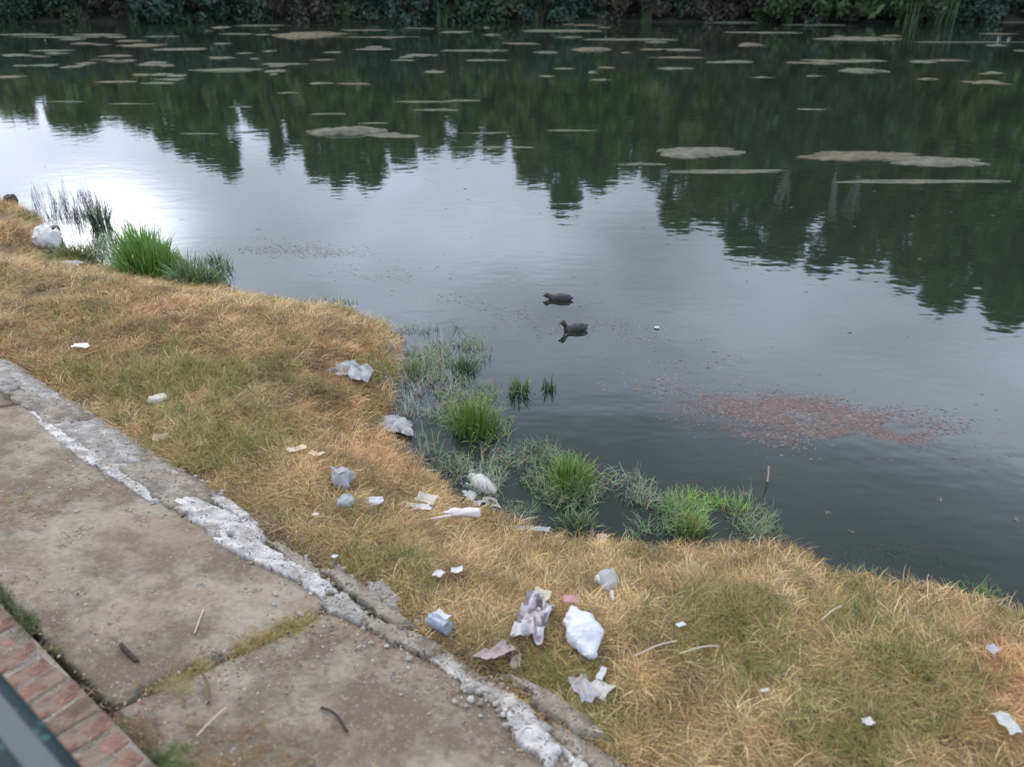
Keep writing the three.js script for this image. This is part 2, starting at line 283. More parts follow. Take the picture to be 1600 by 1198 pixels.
// brick kerb at the inland edge of the path
{
  const kerb = thing('brick_kerb', 'worn reddish brick kerb between the concrete path and the dark railing', 'kerb', V(...(([x, z]) => [x, YB, z])(uv2(-2.8, .58))));
  const turn = Math.atan2(-UZ, UX);                                       // local x along U
  kerb.rotation.y = turn;
  const bm = [[.215, .115, .078], [.2, .11, .075], [.235, .13, .092], [.185, .118, .085]].map((c, i) => { const t = dataTex(256, (u, v) => { const n = fbm(u * 8, v * 8, i * 7, 4, 8, 8), f = noise(u * 60, v * 60, i, 60, 60); let k = mix3(c.map(x => x * .6), c.map(x => x * 1.25), clamp(.5 + 1.8 * (n - .5) + .4 * (f - .5))); return mix3(k, [.23, .17, .12], .85 * smooth(.42, .68, fbm(u * 5, v * 5, i + 30, 3, 5, 5))); }, true); t.repeat.set(3, 3); return mat([1, 1, 1], { map: t, bumpMap: mortarBump, bumpScale: .015, roughness: .93 }); });
  const geos = Array.from({ length: 4 }, (_, i) => { const g = new RoundedBoxGeometry(.108, .09, .235, 2, .014); const p = g.attributes.position; for (let k = 0; k < p.count; k++) { const x = p.getX(k), y = p.getY(k), z = p.getZ(k); p.setXYZ(k, x + .008 * (noise(x * 20, y * 20 + i * 9, z * 20) - .5), y + .014 * (noise(x * 14 + 5, y * 14 + i * 9, z * 14) - .5), z + .01 * (noise(x * 20, y * 20 + i * 5, z * 20 + 9) - .5)); } g.computeVertexNormals(); return planarUV(g); });
  for (let k = -22; k < 30; k++) { const b = part('brick', geos[Math.floor(rnd() * 4)], bm[Math.floor(rnd() * 4)], kerb); b.position.set(k * .12 + rr(-.004, .004), -.026 + rr(-.008, .004), rr(-.008, .008)); b.rotation.set(rr(-.04, .04), rr(-.05, .05), rr(-.05, .05)); }
  const bed = new RoundedBoxGeometry(52 * .12, .09, .25, 2, .01); bed.translate(4 * .12, -.03, 0); part('mortar_bed', planarUV(bed), mB, kerb);
}

// dark railing in the near corner
{
  const yT = 1.65, P = at(0, 1046, yT), Q = at(128, 1198, yT), vR = (vOf(P.x, P.z) + vOf(Q.x, Q.z)) / 2;
  const [bx, bz] = uv2(0, vR - .13);
  const rail = thing('railing', 'dark teal metal railing with a grey strip standing in for sky sheen along its broad top', 'railing', V(bx, .5, bz), Math.atan2(-UZ, UX));
  const chip = dataTex(512, (u, v) => { const n = fbm(u * 20, v * 20, 3, 4, 20, 20), w = fbm(u * 5, v * 5, 5, 3, 5, 5); let c = mix3([.006, .015, .018], [.013, .032, .036], w); return mix3(c, [.045, .12, .115], .8 * smooth(.63, .72, n)); }, true); chip.repeat.set(2, 2);
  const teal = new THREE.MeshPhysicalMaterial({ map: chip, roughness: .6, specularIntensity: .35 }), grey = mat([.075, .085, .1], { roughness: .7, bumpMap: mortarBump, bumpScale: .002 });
  const beam = new RoundedBoxGeometry(9, .12, .27, 4, .035); beam.translate(0, 1.09, 0); part('top_rail', planarUV(beam), teal, rail);
  const strip = new RoundedBoxGeometry(9, .014, .056, 3, .006); strip.translate(0, 1.151, -.073); part('sky_sheen_strip', planarUV(strip), grey, rail);  // grey strip added in place of a sky highlight along the rail
  const low = new RoundedBoxGeometry(9, .05, .05, 2, .015); low.translate(0, .55, -.02); part('lower_rail', planarUV(low), teal, rail);
  for (let k = -3; k <= 3; k++) { const post = new RoundedBoxGeometry(.07, 1.15, .07, 2, .012); post.translate(k * 1.4 + .5, .46, -.02); part('post', planarUV(post), teal, rail); }
}

// ---------------------------------------------------------------- grasses
function tuftGeo(n, { len, lean, w, r, bend = .5 }) {
  const pos = [], col = [], idx = [];
  for (let k = 0; k < n; k++) {
    const az = rr(0, 6.283), L = rr(...len), le = rr(...lean), W = rr(...w), px = rr(-r, r), pz = rr(-r, r), tw = rr(-1, 1), c = rr(.65, 1.3), S = 3, b0 = pos.length / 3;
    let x = px, y = 0, z = pz, a = le * (1 - bend);
    const sx = -Math.sin(az + tw), sz = Math.cos(az + tw), dAz = rr(-.5, .5);
    for (let i = 0; i <= S; i++) {
      const ww = W * (1 - .85 * i / S); pos.push(x - sx * ww / 2, Math.max(y, 0), z - sz * ww / 2, x + sx * ww / 2, Math.max(y, 0), z + sz * ww / 2);
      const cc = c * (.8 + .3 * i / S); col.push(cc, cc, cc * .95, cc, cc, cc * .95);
      const A = az + dAz * i; x += Math.cos(A) * Math.sin(a) * L / S; z += Math.sin(A) * Math.sin(a) * L / S; y += Math.cos(a) * L / S; a += le * bend * 2 / S;
    }
    for (let i = 0; i < S; i++) { const q = b0 + 2 * i; idx.push(q, q + 1, q + 2, q + 1, q + 3, q + 2); }
  }
  return geoFrom(pos, idx, null, col);
}
const bladeM = mat([1, 1, 1], { vertexColors: true, roughness: .8 });
function scatter(name, geo, items, label, category) {                    // items: [x, y, z, scale, heightScale, [r, g, b], tilt]
  const im = new THREE.InstancedMesh(geo, bladeM, items.length), m = new THREE.Matrix4(), q = new THREE.Quaternion(), e = new THREE.Euler();
  items.forEach(([x, y, z, s, h, c, tilt = .15], i) => { e.set(rr(-tilt, tilt), rr(0, 6.283), rr(-tilt, tilt)); q.setFromEuler(e); m.compose(V(x, y, z), q, V(s, s * h, s)); im.setMatrixAt(i, m); im.setColorAt(i, lin(...c)); });
  im.name = name; im.castShadow = im.receiveShadow = true; tag(im, label, category, null, 'stuff'); scene.add(im); return im;
}
const inView = (x, y, z, mx = 160) => { const [a, b, f] = proj(x, y, z); return f > .5 && a > -mx && a < 1600 + mx && b > -80 && b < 1420; };
{
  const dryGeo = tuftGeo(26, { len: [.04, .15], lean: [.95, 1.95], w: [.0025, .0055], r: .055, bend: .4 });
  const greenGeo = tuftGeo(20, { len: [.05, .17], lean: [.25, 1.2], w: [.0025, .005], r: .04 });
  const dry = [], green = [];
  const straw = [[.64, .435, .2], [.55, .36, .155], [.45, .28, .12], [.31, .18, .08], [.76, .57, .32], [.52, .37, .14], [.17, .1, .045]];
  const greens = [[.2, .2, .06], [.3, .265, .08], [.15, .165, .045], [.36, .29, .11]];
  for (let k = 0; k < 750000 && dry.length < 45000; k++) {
    const x = rr(-12, 6), z = rr(-15, -.5), v = vOf(x, z); if (v < VA + .05) continue;
    if (!inView(x, .3, z)) continue;
    const d = Math.hypot(x, z, 3); if (rnd() > Math.min(1, (5 / d) ** 1.5)) continue;
    const s = shoreDist(x, z); const edge = .05 * (noise(x * 9, z * 9, 8) - .5); if (s < .02 + edge) continue;
    if (v < VA + .22 && rnd() > smooth(VA + .02, VA + .22, v)) continue;
    const y = groundY(x, z, s) - .005, g = greenAt(x, z), pn = noise(x * 1.1, z * 1.1, 21), pm = noise(x * 5, z * 5, 22);
    if (pm * .7 + .3 * noise(x * 13, z * 13, 29) + .3 * pn < .42 && rnd() < .72) continue;                          // bare patches
    const big = 1 + .25 * (d - 5) / 5;
    if (rnd() < g * .46 + .03) { const c = greens[Math.floor(rnd() * 4)], k2 = rr(.8, 1.35); green.push([x, y, z, big * rr(.65, 1.15), rr(.45, .95), c.map(q => q * k2)]); }
    else { const i = clamp(Math.floor((pm * .5 + rnd() * .7) * 6), 0, 6), c = straw[i], k2 = rr(.7, 1.12) * lerp(.82, 1.15, pn) * lerp(.5, 1.25, smooth(.25, .72, noise(x * 8, z * 8, 51) * .6 + noise(x * 19, z * 19, 52) * .4)); const rust = smooth(.45, .8, noise(x * .8 + 7, z * .8, 4)); dry.push([x, y, z, big * rr(.65, 1.2), rr(.4, .85) * lerp(.6, 1.25, pn), [c[0] * k2, c[1] * k2 * (1 - .1 * rust), c[2] * k2 * (1 - .12 * rust)]]); }
  }
  // grass in the slab joint and along the brick kerb
  for (let k = 0; k < 420; k++) { const t = Math.pow(rnd(), .8), v = lerp(.86, VA - .06, t), u = uJ + rr(-.05, .05) * (.4 + .9 * noise(v * 6, 3)), [x, z] = uv2(u, v); if (noise(v * 5, 8) < .3) continue; (rnd() < .5 ? green : dry).push([x, slabY(v) - .02, z, rr(.3, .75), rr(.4, .9), mix3([.2, .19, .06], [.5, .34, .15], rnd())]); }
  for (let k = 0; k < 900; k++) { const u = rr(-4.5, 1.2), v = VB + rr(-.03, .02); const n = noise(u * 2.2, 5); const [x, z] = uv2(u, v), [px, py] = proj(x, YB, z); const w = (py > 850 && py < 990) ? 1 : n > .6 ? .35 : .06; if (rnd() > w) continue; green.push([x, YB - .02, z, rr(.35, .8), rr(.5, 1.1), mix3([.07, .11, .03], [.15, .17, .06], rnd())]); }
  for (const [px, py, n, r, c] of [[285, 1185, 26, .06, [.15, .21, .05]], [330, 1190, 70, .16, [.3, .2, .1]], [420, 1185, 60, .15, [.28, .18, .09]], [190, 1160, 60, .12, [.26, .15, .08]], [15, 800, 130, .22, [.3, .19, .09]], [60, 780, 40, .2, [.26, .2, .1]], [20, 620, 50, .08, [.14, .14, .05]], [270, 1080, 26, .05, [.35, .28, .14]]])
    for (let k = 0; k < n; k++) { const p = onPath(px, py), x = p.x + rr(-r, r), z = p.z + rr(-r, r); (c[1] > c[0] ? green : dry).push([x, slabY(Math.max(vOf(x, z), VB)) - .005, z, rr(.3, .6), .5, c.map(q => q * rr(.7, 1.2))]); }
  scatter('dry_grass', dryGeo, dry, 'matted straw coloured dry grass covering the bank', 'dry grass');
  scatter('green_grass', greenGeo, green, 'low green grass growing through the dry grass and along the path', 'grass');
  // weeds standing in the shallow margin
  const sprigGeo = tuftGeo(12, { len: [.04, .19], lean: [.2, 1.6], w: [.004, .015], r: .07 });
  const stemGeo = tuftGeo(7, { len: [.12, .34], lean: [.05, .8], w: [.004, .007], r: .06 });
  const weeds = [], stems = [];
  const zone = (px, py, rx, ry, n, c, to = weeds, s = [.6, 1.2], h = [.6, 1.2]) => { for (let k = 0; k < n; k++) { const a = rr(0, 6.283), q = Math.sqrt(rnd()); const p = at(px + rx * q * Math.cos(a), py + ry * q * Math.sin(a), 0); if (noise(p.x * 4.5, p.z * 4.5, 31) < .36 + .14 * rnd()) continue; to.push([p.x, -.012 + Math.max(0, groundY(p.x, p.z)), p.z, rr(...s) * .85, rr(...h) * .7, c.map(z => z * rr(.7, 1.35))]); } };
  const gg = [.19, .25, .13], g2 = [.19, .3, .085], gy = [.27, .29, .22], pale = [.5, .5, .47];  // pale stems also stand in for sky sheen between the weeds
  zone(700, 555, 60, 45, 170, gg); zone(660, 600, 55, 60, 150, gy); zone(740, 650, 60, 50, 150, g2); zone(700, 700, 40, 40, 90, gg); zone(830, 745, 70, 50, 200, gg); zone(900, 790, 80, 38, 190, gg); zone(1000, 805, 90, 30, 190, gg); zone(1095, 800, 70, 26, 170, g2); zone(1150, 815, 50, 24, 80, gg); zone(960, 770, 60, 30, 70, gy);
  zone(640, 560, 40, 60, 120, gy); zone(690, 640, 60, 70, 140, gg, weeds, [.4, .8]); zone(620, 650, 40, 40, 90, gy, weeds, [.4, .8]); zone(800, 790, 60, 30, 120, gy, weeds, [.4, .8]); zone(1180, 828, 60, 16, 60, gg, weeds, [.4, .8]); zone(760, 740, 50, 40, 90, gy); zone(1350, 860, 90, 10, 50, [.05, .065, .035], weeds, [.4, .8], [.3, .5]); zone(1480, 868, 60, 8, 24, [.045, .055, .035], weeds, [.4, .7], [.3, .5]); zone(1330, 905, 90, 14, 50, gg, weeds, [.3, .6]); zone(1540, 925, 60, 10, 40, g2, weeds, [.4, .8]);
  zone(180, 400, 40, 30, 120, gg, weeds, [1, 1.8], [.9, 1.5]); zone(320, 425, 40, 24, 110, [.09, .16, .05], weeds, [1, 1.7], [.9, 1.4]); zone(150, 340, 22, 14, 40, gg, weeds, [1, 1.6]); zone(510, 480, 90, 14, 70, gg, weeds, [.7, 1.2]); zone(590, 490, 24, 20, 40, g2, weeds, [.7, 1.3]); zone(600, 560, 26, 50, 60, g2, weeds, [.5, 1]); zone(600, 640, 30, 40, 40, gg, weeds, [.4, .8]);
  zone(100, 325, 70, 26, 190, [.09, .08, .08], stems, [.9, 1.5], [.9, 1.3]); zone(150, 350, 60, 30, 70, [.2, .19, .17], stems, [.9, 1.4]); zone(650, 590, 60, 80, 240, pale, stems, [.5, 1]); zone(640, 680, 60, 40, 140, pale, stems, [.5, .9]); zone(720, 600, 60, 60, 60, [.2, .21, .17], stems, [.5, 1]); zone(1180, 800, 30, 40, 8, [.3, .28, .2], stems, [.6, 1]);
  scatter('water_weed', sprigGeo, weeds, 'sparse green weed growing out of the shallow water along the bank', 'water weed');
  scatter('dead_stems', stemGeo, stems, 'thin grey dead stems in the shallow margin, palest ones standing in for sky sheen', 'dead stems');
}

// flecks of floating weed on the water, thickest off the bank on the right
{
  const pos = [], idx = [];                                                // a ragged scrap of film with crumbs about it
  for (let q = 0; q < 9; q++) { const cx = rr(-3.2, 3.2), cz = rr(-3.2, 3.2), sz = q ? rr(.25, .8) : 1.3, st = rr(1, 2.2), tw = rr(0, 3.1), b0 = pos.length / 3; for (let i = 0; i < 7; i++) { const a = i / 7 * 6.283, k = sz * rr(.5, 1.3), ex = Math.cos(a) * k * st, ez = Math.sin(a) * k, x = cx + ex * Math.cos(tw) - ez * Math.sin(tw), z = cz + ex * Math.sin(tw) + ez * Math.cos(tw); pos.push(x, .1, z, x, -.2, z); } pos.push(cx, .16, cz); for (let i = 0; i < 7; i++) { const j = (i + 1) % 7; idx.push(b0 + 14, b0 + 2 * j, b0 + 2 * i, b0 + 2 * i, b0 + 2 * j, b0 + 2 * i + 1, b0 + 2 * j, b0 + 2 * j + 1, b0 + 2 * i + 1); } }
  const g = geoFrom(pos, idx); const items = [];
  const line = [[380, 385], [520, 400], [680, 440], [800, 470], [930, 520], [1080, 590], [1250, 645], [1400, 680]];
  for (let k = 0; k < 40000; k++) {
    const t = rnd() * (line.length - 1.001), i = Math.floor(t), f = t - i; let px = lerp(line[i][0], line[i + 1][0], f), py = lerp(line[i][1], line[i + 1][1], f);
    const w = lerp(10, 30, t / 7); px += (rnd() + rnd() + rnd() - 1.5) * w * 5.0; py += (rnd() + rnd() + rnd() - 1.5) * w * 1.5;
    const p = at(px, py, 0); if (fbm(p.x * 1.5, p.z * 3, 3, 3) < .4 + .3 * rnd()) continue;
    if (rnd() > .4) continue;
    items.push([p.x, -.0006, p.z, rr(.002, .0062), .3, mix3([.13, .1, .088], [.25, .2, .18], rnd())]);
  }
  for (let k = 0; k < 30000; k++) { const g1 = (rnd() + rnd() + rnd() + rnd() - 2) * .9, g2 = (rnd() + rnd() + rnd() + rnd() - 2) * .9; const px = 1290 + 190 * g1 + 20 * g2, py = 660 + 34 * g1 * .6 + 36 * g2, p = at(px, py, 0); if (fbm(p.x * 3, p.z * 6, 7, 3) < .34 + .34 * rnd()) continue; items.push([p.x, -.0006, p.z, rr(.002, .0058), .3, mix3([.11, .075, .062], [.19, .135, .115], rnd())]); }
  for (let k = 0; k < 90; k++) { const p = at(rr(-20, 1620), rr(260, 860), 0); if (shoreDist(p.x, p.z) > -.1) continue; items.push([p.x, .001, p.z, rr(.003, .009), .3, [.15, .13, .11]]); }
  const im = scatter('floating_weed', g, items, 'reddish brown flecks of weed floating in a long drift on the water', 'floating weed');
  im.material = mat([1, 1, 1], { roughness: .9 });
}

// ---------------------------------------------------------------- single green plants at the water's edge
function plant(name, label, px, py, h, r, n, w, lean, c0, c1, peak) {
  const p = at(px, py, 0); p.y = Math.max(0, groundY(p.x, p.z)) - .02; const group = undefined;
  const pos = [], col = [], idx = [];
  for (let k = 0; k < n; k++) {
    const a0 = rr(0, 6.283), q = Math.pow(rnd(), .6) * r * rr(.8, 1.25), az = a0 + rr(-1.6, 1.6), L = h * (peak === undefined ? 1 : 1.15 * (1 - .6 * Math.abs(q * Math.cos(a0) / r - peak))) * rr(.4, 1.08) * (1 - .35 * (q / r) ** 2), le = rr(...lean) * (.4 + q / r), W = rr(...w), S = 5, b0 = pos.length / 3, c = mix3(c0, c1, rnd()), tw = rr(-.6, .6);
    let x = q * Math.cos(a0), z = q * Math.sin(a0), y = 0, a = le * .3; const sx = -Math.sin(az + tw), sz = Math.cos(az + tw);
    for (let i = 0; i <= S; i++) { const t = i / S, ww = W * Math.sin(Math.PI * (.2 + .8 * t)) + .001; pos.push(x - sx * ww / 2, y, z - sz * ww / 2, x + sx * ww / 2, y, z + sz * ww / 2); const k2 = .85 + .3 * t; col.push(...c.map(v => v * k2), ...c.map(v => v * k2)); x += Math.cos(az) * Math.sin(a) * L / S; z += Math.sin(az) * Math.sin(a) * L / S; y += Math.cos(a) * L / S; a += (k % 5 ? le * 1.2 : le * 1.2 + 1.1) / S; }
    for (let i = 0; i < S; i++) { const m = b0 + 2 * i; idx.push(m, m + 1, m + 2, m + 1, m + 3, m + 2); }
  }
  return solo(name, geoFrom(pos, idx, null, col), leafM, p, label, 'plant', group);
}
const leafM = mat([1, 1, 1], { vertexColors: true, roughness: .6 });
const bushLater = () => {
  plant('leafy_bush', 'tall bright green leafy bush standing at the water edge on the left', 246, 432, .72, .34, 1500, [.012, .026], [.1, .7], [.1, .2, .035], [.18, .31, .06], -.55);
  plant('leafy_bush', 'lower darker green growth leaning right beside the bright green bush', 312, 448, .42, .32, 520, [.01, .022], [.2, 1], [.09, .16, .05], [.14, .21, .08], -.4);
};
plant('grass_clump', 'upright green grass clump in the shallows straight above the white plastic jug', 742, 672, .36, .17, 240, [.006, .013], [.05, .7], [.1, .17, .03], [.16, .23, .05]);
plant('grass_clump', 'dense green grass clump at the weed edge, right of the white plastic jug', 893, 758, .27, .17, 240, [.006, .012], [.1, .9], [.09, .18, .03], [.15, .24, .045]);
plant('grass_clump', 'small green tuft alone in open water, second from the right of the three outlying tufts', 812, 612, .22, .1, 80, [.006, .012], [.1, .8], [.08, .14, .04], [.12, .17, .06]);
plant('grass_clump', 'smallest outlying green tuft, farthest out in the water', 858, 608, .17, .05, 40, [.006, .011], [.1, .5], [.06, .1, .035], [.09, .13, .05]);
plant('grass_clump', 'dark green tuft in the shallows at the far end of the weed patch', 724, 580, .22, .12, 90, [.006, .012], [.1, .8], [.06, .1, .04], [.1, .13, .06]);
plant('grass_clump', 'yellow green tuft rising beside the grass point that juts into the water', 644, 588, .22, .1, 90, [.006, .011], [.1, .7], [.12, .16, .04], [.17, .2, .06]);
plant('grass_clump', 'yellow green clump where the weed bed meets the dry grass on the right', 1078, 838, .2, .12, 110, [.006, .011], [.2, .9], [.11, .15, .035], [.16, .2, .06]);
plant('grass_clump', 'low green clump below the dense clump right of the white jug', 902, 826, .18, .12, 100, [.006, .011], [.2, .9], [.09, .14, .04], [.14, .18, .06]);
plant('shrub', 'low olive green mound behind the white bag on the left', 112, 408, .3, .26, 300, [.01, .022], [.3, 1.2], [.13, .14, .035], [.19, .19, .06]);
plant('grass_clump', 'dark leafy sprig in the bright reflection left of the tall bush', 158, 352, .34, .12, 70, [.015, .03], [.1, .8], [.05, .075, .04], [.08, .1, .06]);

// ---------------------------------------------------------------- litter
function crumple(g, amp, freq, z0) {                                     // push every vertex by ridged noise, the same for equal places
  const p = g.attributes.position, s = (x, y, z, k) => { const n = noise(x * freq + k * 31, y * freq + z0, z * freq + k) + .5 * noise(x * freq * 2.3 + k, y * freq * 2.3, z * freq * 2.3 + z0); return 1 - Math.abs(n / .75 - 1) * 2; };
  for (let i = 0; i < p.count; i++) { const x = p.getX(i), y = p.getY(i), z = p.getZ(i); p.setXYZ(i, x + amp * s(x, y, z, 1) * .6, y + amp * s(x, y, z, 2), z + amp * s(x, y, z, 3) * .6); }
  g.computeVertexNormals(); return g;
}
function sheet(w, d, amp, z0, { n = 16, curl = 0, freq = 14, t = .003 } = {}) {
  const g = new THREE.BoxGeometry(w, t, d, n, 1, n), p = g.attributes.position;
  for (let i = 0; i < p.count; i++) { const x = p.getX(i), z = p.getZ(i), rx = x / w, rz = z / d; const n1 = noise(x * freq + z0, z * freq, z0), n2 = noise(x * freq * 2.2, z * freq * 2.2 + z0, 4), ridge = 1 - Math.abs(2 * n1 - 1); p.setXYZ(i, x * (1 - .25 * n2) + .2 * w * (noise(rz * 3, z0, 2) - .5), p.getY(i) + amp * (ridge * .9 + .4 * (n2 - .5)) + curl * (rx * rx + rz * rz), z * (1 - .2 * n1) + .2 * d * (noise(rx * 3, z0, 7) - .5)); }
  g.computeVertexNormals(); return g;
}
function lump(w, h, d, amp, z0, freq = 12) { const g0 = new THREE.IcosahedronGeometry(.5, 5); g0.deleteAttribute('uv'); g0.deleteAttribute('normal'); const g = mergeVertices(g0); g.scale(w, h, d); crumple(g, amp, freq, z0); return planarUV(g, 1); }
const white = mat([.52, .525, .52], { roughness: .5 }), offw = mat([.5, .48, .44], { roughness: .7 }), cream = mat([.54, .47, .34], { roughness: .75 }), pink = mat([.36, .26, .24], { roughness: .6 }), greyP = mat([.33, .34, .34], { roughness: .5 }), lilac = mat([.36, .345, .36], { roughness: .55 }), dark = mat([.02, .02, .022], { roughness: .6 }), rust = mat([.2, .1, .05], {});
const G = (px, py, l = .03) => onGround(px, py, l);
// heading of the line from one photo place to another on the ground, as a turn about y for a shape along +x
const heading = (a, b) => Math.atan2(-(b.z - a.z), b.x - a.x);
{
  // white plastic bag with a red flap
  const A = G(898, 962), B = G(926, 1046), L = A.distanceTo(B), mid = A.clone().add(B).multiplyScalar(.5); mid.y = Math.max(A.y, B.y) + .03;
  const bag = thing('plastic_bag', 'full white plastic bag with a red end lying on the dry grass', 'plastic bag', mid, heading(A, B));
  const g0 = new THREE.CapsuleGeometry(.5, .6, 16, 48, 24); g0.rotateZ(Math.PI / 2); g0.deleteAttribute('uv'); g0.deleteAttribute('normal'); const g = mergeVertices(g0), p = g.attributes.position;
  for (let i = 0; i < p.count; i++) { const x = p.getX(i) / .8, t = (x + 1) / 2; const wid = lerp(.42, 1.0, smooth(0, .45, t)) * lerp(1, .42, smooth(.62, 1, t)); p.setXYZ(i, x * L * .5, p.getY(i) * .13 * wid, p.getZ(i) * .17 * wid * (1 + .12 * Math.sin(x * 9)) + .06 * (t - .3) * (t - .9)); }
  crumple(g, .014, 9, 3); crumple(g, .009, 22, 5); crumple(g, .004, 55, 8); planarUV(g, 1);
  const bt = dataTex(256, (u, v) => { const n = fbm(u * 5, v * 5, 2, 3, 5, 5); return mix3([.6, .61, .63], [.45, .48, .56], .35 * smooth(.6, .75, n)); }, true); bt.repeat.set(2, 2);
  part('bag_body', g, mat([1, 1, 1], { map: bt, roughness: .35, bumpMap: mortarBump, bumpScale: .008 }), bag);
  const fl = sheet(.06, .085, .025, 5); fl.translate(-L * .5 - .01, .03, .02); part('red_flap', fl, mat([.4, .2, .18], { roughness: .5 }), bag);
  const knot = lump(.05, .04, .06, .012, 8); knot.translate(L * .5 - .02, .0, .0); part('tied_corner', knot, mat([.5, .52, .56], { roughness: .45 }), bag);
}
{
  const wr = dataTex(256, (u, v) => { const n = fbm(u * 6 + v * 2, v * 6, 5, 3, 6, 6), b = noise(u * 14, v * 9, 7, 14, 9); let c = mix3([.38, .36, .37], [.55, .53, .51], n); c = mix3(c, [.13, .09, .12], .85 * smooth(.52, .62, b)); return mix3(c, [.34, .2, .22], .5 * smooth(.6, .72, n)); }, true); wr.repeat.set(1, 1);
  const A = G(850, 950), B = G(820, 1005), t = thing('wrapper', 'crumpled purple and white printed wrapper left of the white plastic bag', 'wrapper', G(836, 978, .025), heading(A, B));
  part('wrapper_sheet', sheet(.34, .17, .075, 11, { freq: 13 }), mat([1, 1, 1], { map: wr, roughness: .4 }), t);
  const tip = sheet(.09, .1, .03, 4); tip.translate(-.14, .03, .02); part('pale_end', tip, cream, t);
  solo('wrapper', sheet(.19, .08, .035, 21), mat([.36, .28, .27], { roughness: .5 }), onGround(775, 1030, .03), 'faded pink wrapper by the mortar kerb, left below the purple wrapper', 'wrapper', null, .5);
  solo('wrapper', sheet(.08, .05, .02, 23), mat([.3, .22, .21], { roughness: .5 }), onGround(806, 1042, .03), 'small dull pink scrap beside the faded pink wrapper', 'wrapper', null, 1.5);
  solo('paper_scrap', sheet(.1, .16, .03, 25), lilac, G(912, 1088), 'lilac grey torn paper below the white plastic bag', 'paper scrap', null, .3);
  solo('paper_scrap', sheet(.12, .1, .03, 26), offw, G(936, 1090), 'dirty off white torn paper at the lower right of the lilac grey paper', 'paper scrap', null, .8);
  solo('paper_scrap', sheet(.035, .09, .02, 27), white, G(940, 1062, .04), 'small bright white scrap just under the tip of the white plastic bag', 'paper scrap', null, -.4);
}
{ // torn cup
  const t = thing('paper_cup', 'torn white paper cup lying in the grass above the white plastic bag', 'paper cup', G(934, 915, .035), 2.1); t.rotation.z = 1.0;
  const c = new THREE.LatheGeometry([[.0, 0], [.03, 0], [.033, .004], [.045, .11], [.05, .115], [.046, .118], [.041, .108], [.03, .008], [0, .006]].map(([a, b]) => new THREE.Vector2(a, b)), 28); crumple(c, .012, 22, 4); part('cup_body', planarUV(c), white, t);
  const l = sheet(.13, .1, .03, 31); l.translate(.02, .1, 0); part('torn_flap', l, offw, t);
  solo('paper_scrap', sheet(.018, .08, .01, 33), offw, G(956, 940, .04), 'narrow white strip right below the torn paper cup', 'paper scrap', null, 0);
}
{ // crushed can
  const A = G(668, 975), B = G(700, 998), t = thing('drink_can', 'crushed blue and silver can resting on the mortar kerb', 'can', G(688, 988, .05), heading(A, B)); t.rotation.z = .2;
  const g = new THREE.CylinderGeometry(.034, .034, .115, 28, 10); g.rotateZ(Math.PI / 2); crumple(g, .018, 18, 6); part('can_body', g, mat([.24, .29, .34], { roughness: .45, metalness: .3 }), t);
  const e = new THREE.CylinderGeometry(.027, .033, .012, 24, 1); e.rotateZ(Math.PI / 2); e.translate(-.062, .006, 0); part('can_end', e, mat([.75, .76, .78], { roughness: .3, metalness: .7 }), t);
  const s = sheet(.09, .07, .02, 9); s.translate(-.01, .025, -.03); part('torn_label', s, white, t);
}
{ // jug
  const t = thing('plastic_jug', 'dented dirty white plastic jug lying at the water edge among green weed', 'jug', G(756, 776, .06), 2.3); t.rotation.z = -1.25;
  const prof = [[.0, -.1], [.06, -.1], [.085, -.085], [.09, -.05], [.09, .03], [.075, .065], [.045, .085], [.036, .095], [.036, .115], [.03, .115], [.03, .09], [.06, .06], [.08, .02], [.08, -.08], [0, -.09]];
  const g = new THREE.LatheGeometry(prof.map(([a, b]) => new THREE.Vector2(a, b)), 36); g.scale(1, 1.1, .72); crumple(g, .03, 9, 5); part('jug_body', planarUV(g), offw, t);
  const r = new THREE.TorusGeometry(.038, .006, 8, 28); r.rotateX(Math.PI / 2); r.scale(1, 1, .72); r.translate(0, .118, 0); part('rim', r, offw, t);
  const lab = new THREE.CylinderGeometry(.093, .093, .06, 30, 3, true, 0, 2.2); lab.scale(1, 1, .72); crumple(lab, .028, 9, 5); part('faded_label', lab, mat([.55, .52, .42], { roughness: .7 }), t);
  solo('foam_lump', lump(.11, .08, .09, .02, 3), white, G(734, 752, .05), 'small white foam lump just left of the white plastic jug', 'foam lump');
  solo('plastic_sheet', sheet(.14, .3, .04, 35), mat([.36, .38, .37], { roughness: .5 }), G(738, 782, .02), 'pale grey plastic strip beside the left side of the white jug', 'plastic sheet', null, .5);
  solo('paper_scrap', sheet(.13, .12, .03, 36), mat([.4, .36, .28], {}), G(768, 795, .03), 'dirty beige paper hanging under the white jug', 'paper scrap', null, .2);
}
{ // long pale bottle with a straw
  const A = G(650, 822), B = G(755, 828), L = A.distanceTo(B), t = thing('crushed_bottle', 'pale pink white crushed bottle with a long thin rod sticking out to the left', 'bottle', G(722, 826, .12), heading(A, B));
  const prof = [[0, -.11], [.022, -.11], [.028, -.1], [.03, -.03], [.026, 0], [.03, .04], [.022, .07], [.011, .09], [.011, .115], [0, .115]];
  const g = new THREE.LatheGeometry(prof.map(([a, b]) => new THREE.Vector2(a, b)), 26); g.rotateZ(Math.PI / 2); g.rotateY(-.35); crumple(g, .014, 20, 8); part('bottle_body', g, mat([.7, .6, .57], { roughness: .5 }), t);
  const r = new THREE.CylinderGeometry(.009, .008, L * .66, 10, 1); r.rotateZ(Math.PI / 2); r.translate(-L * .4, .0, .0); part('rod', r, mat([.72, .6, .52], { roughness: .6 }), t);
  solo('plastic_sheet', sheet(.34, .05, .015, 41), mat([.3, .32, .33], { roughness: .4 }), G(822, 830, .012), 'thin grey plastic strip trailing into the water right of the crushed bottle', 'plastic sheet', null, -.1);
}
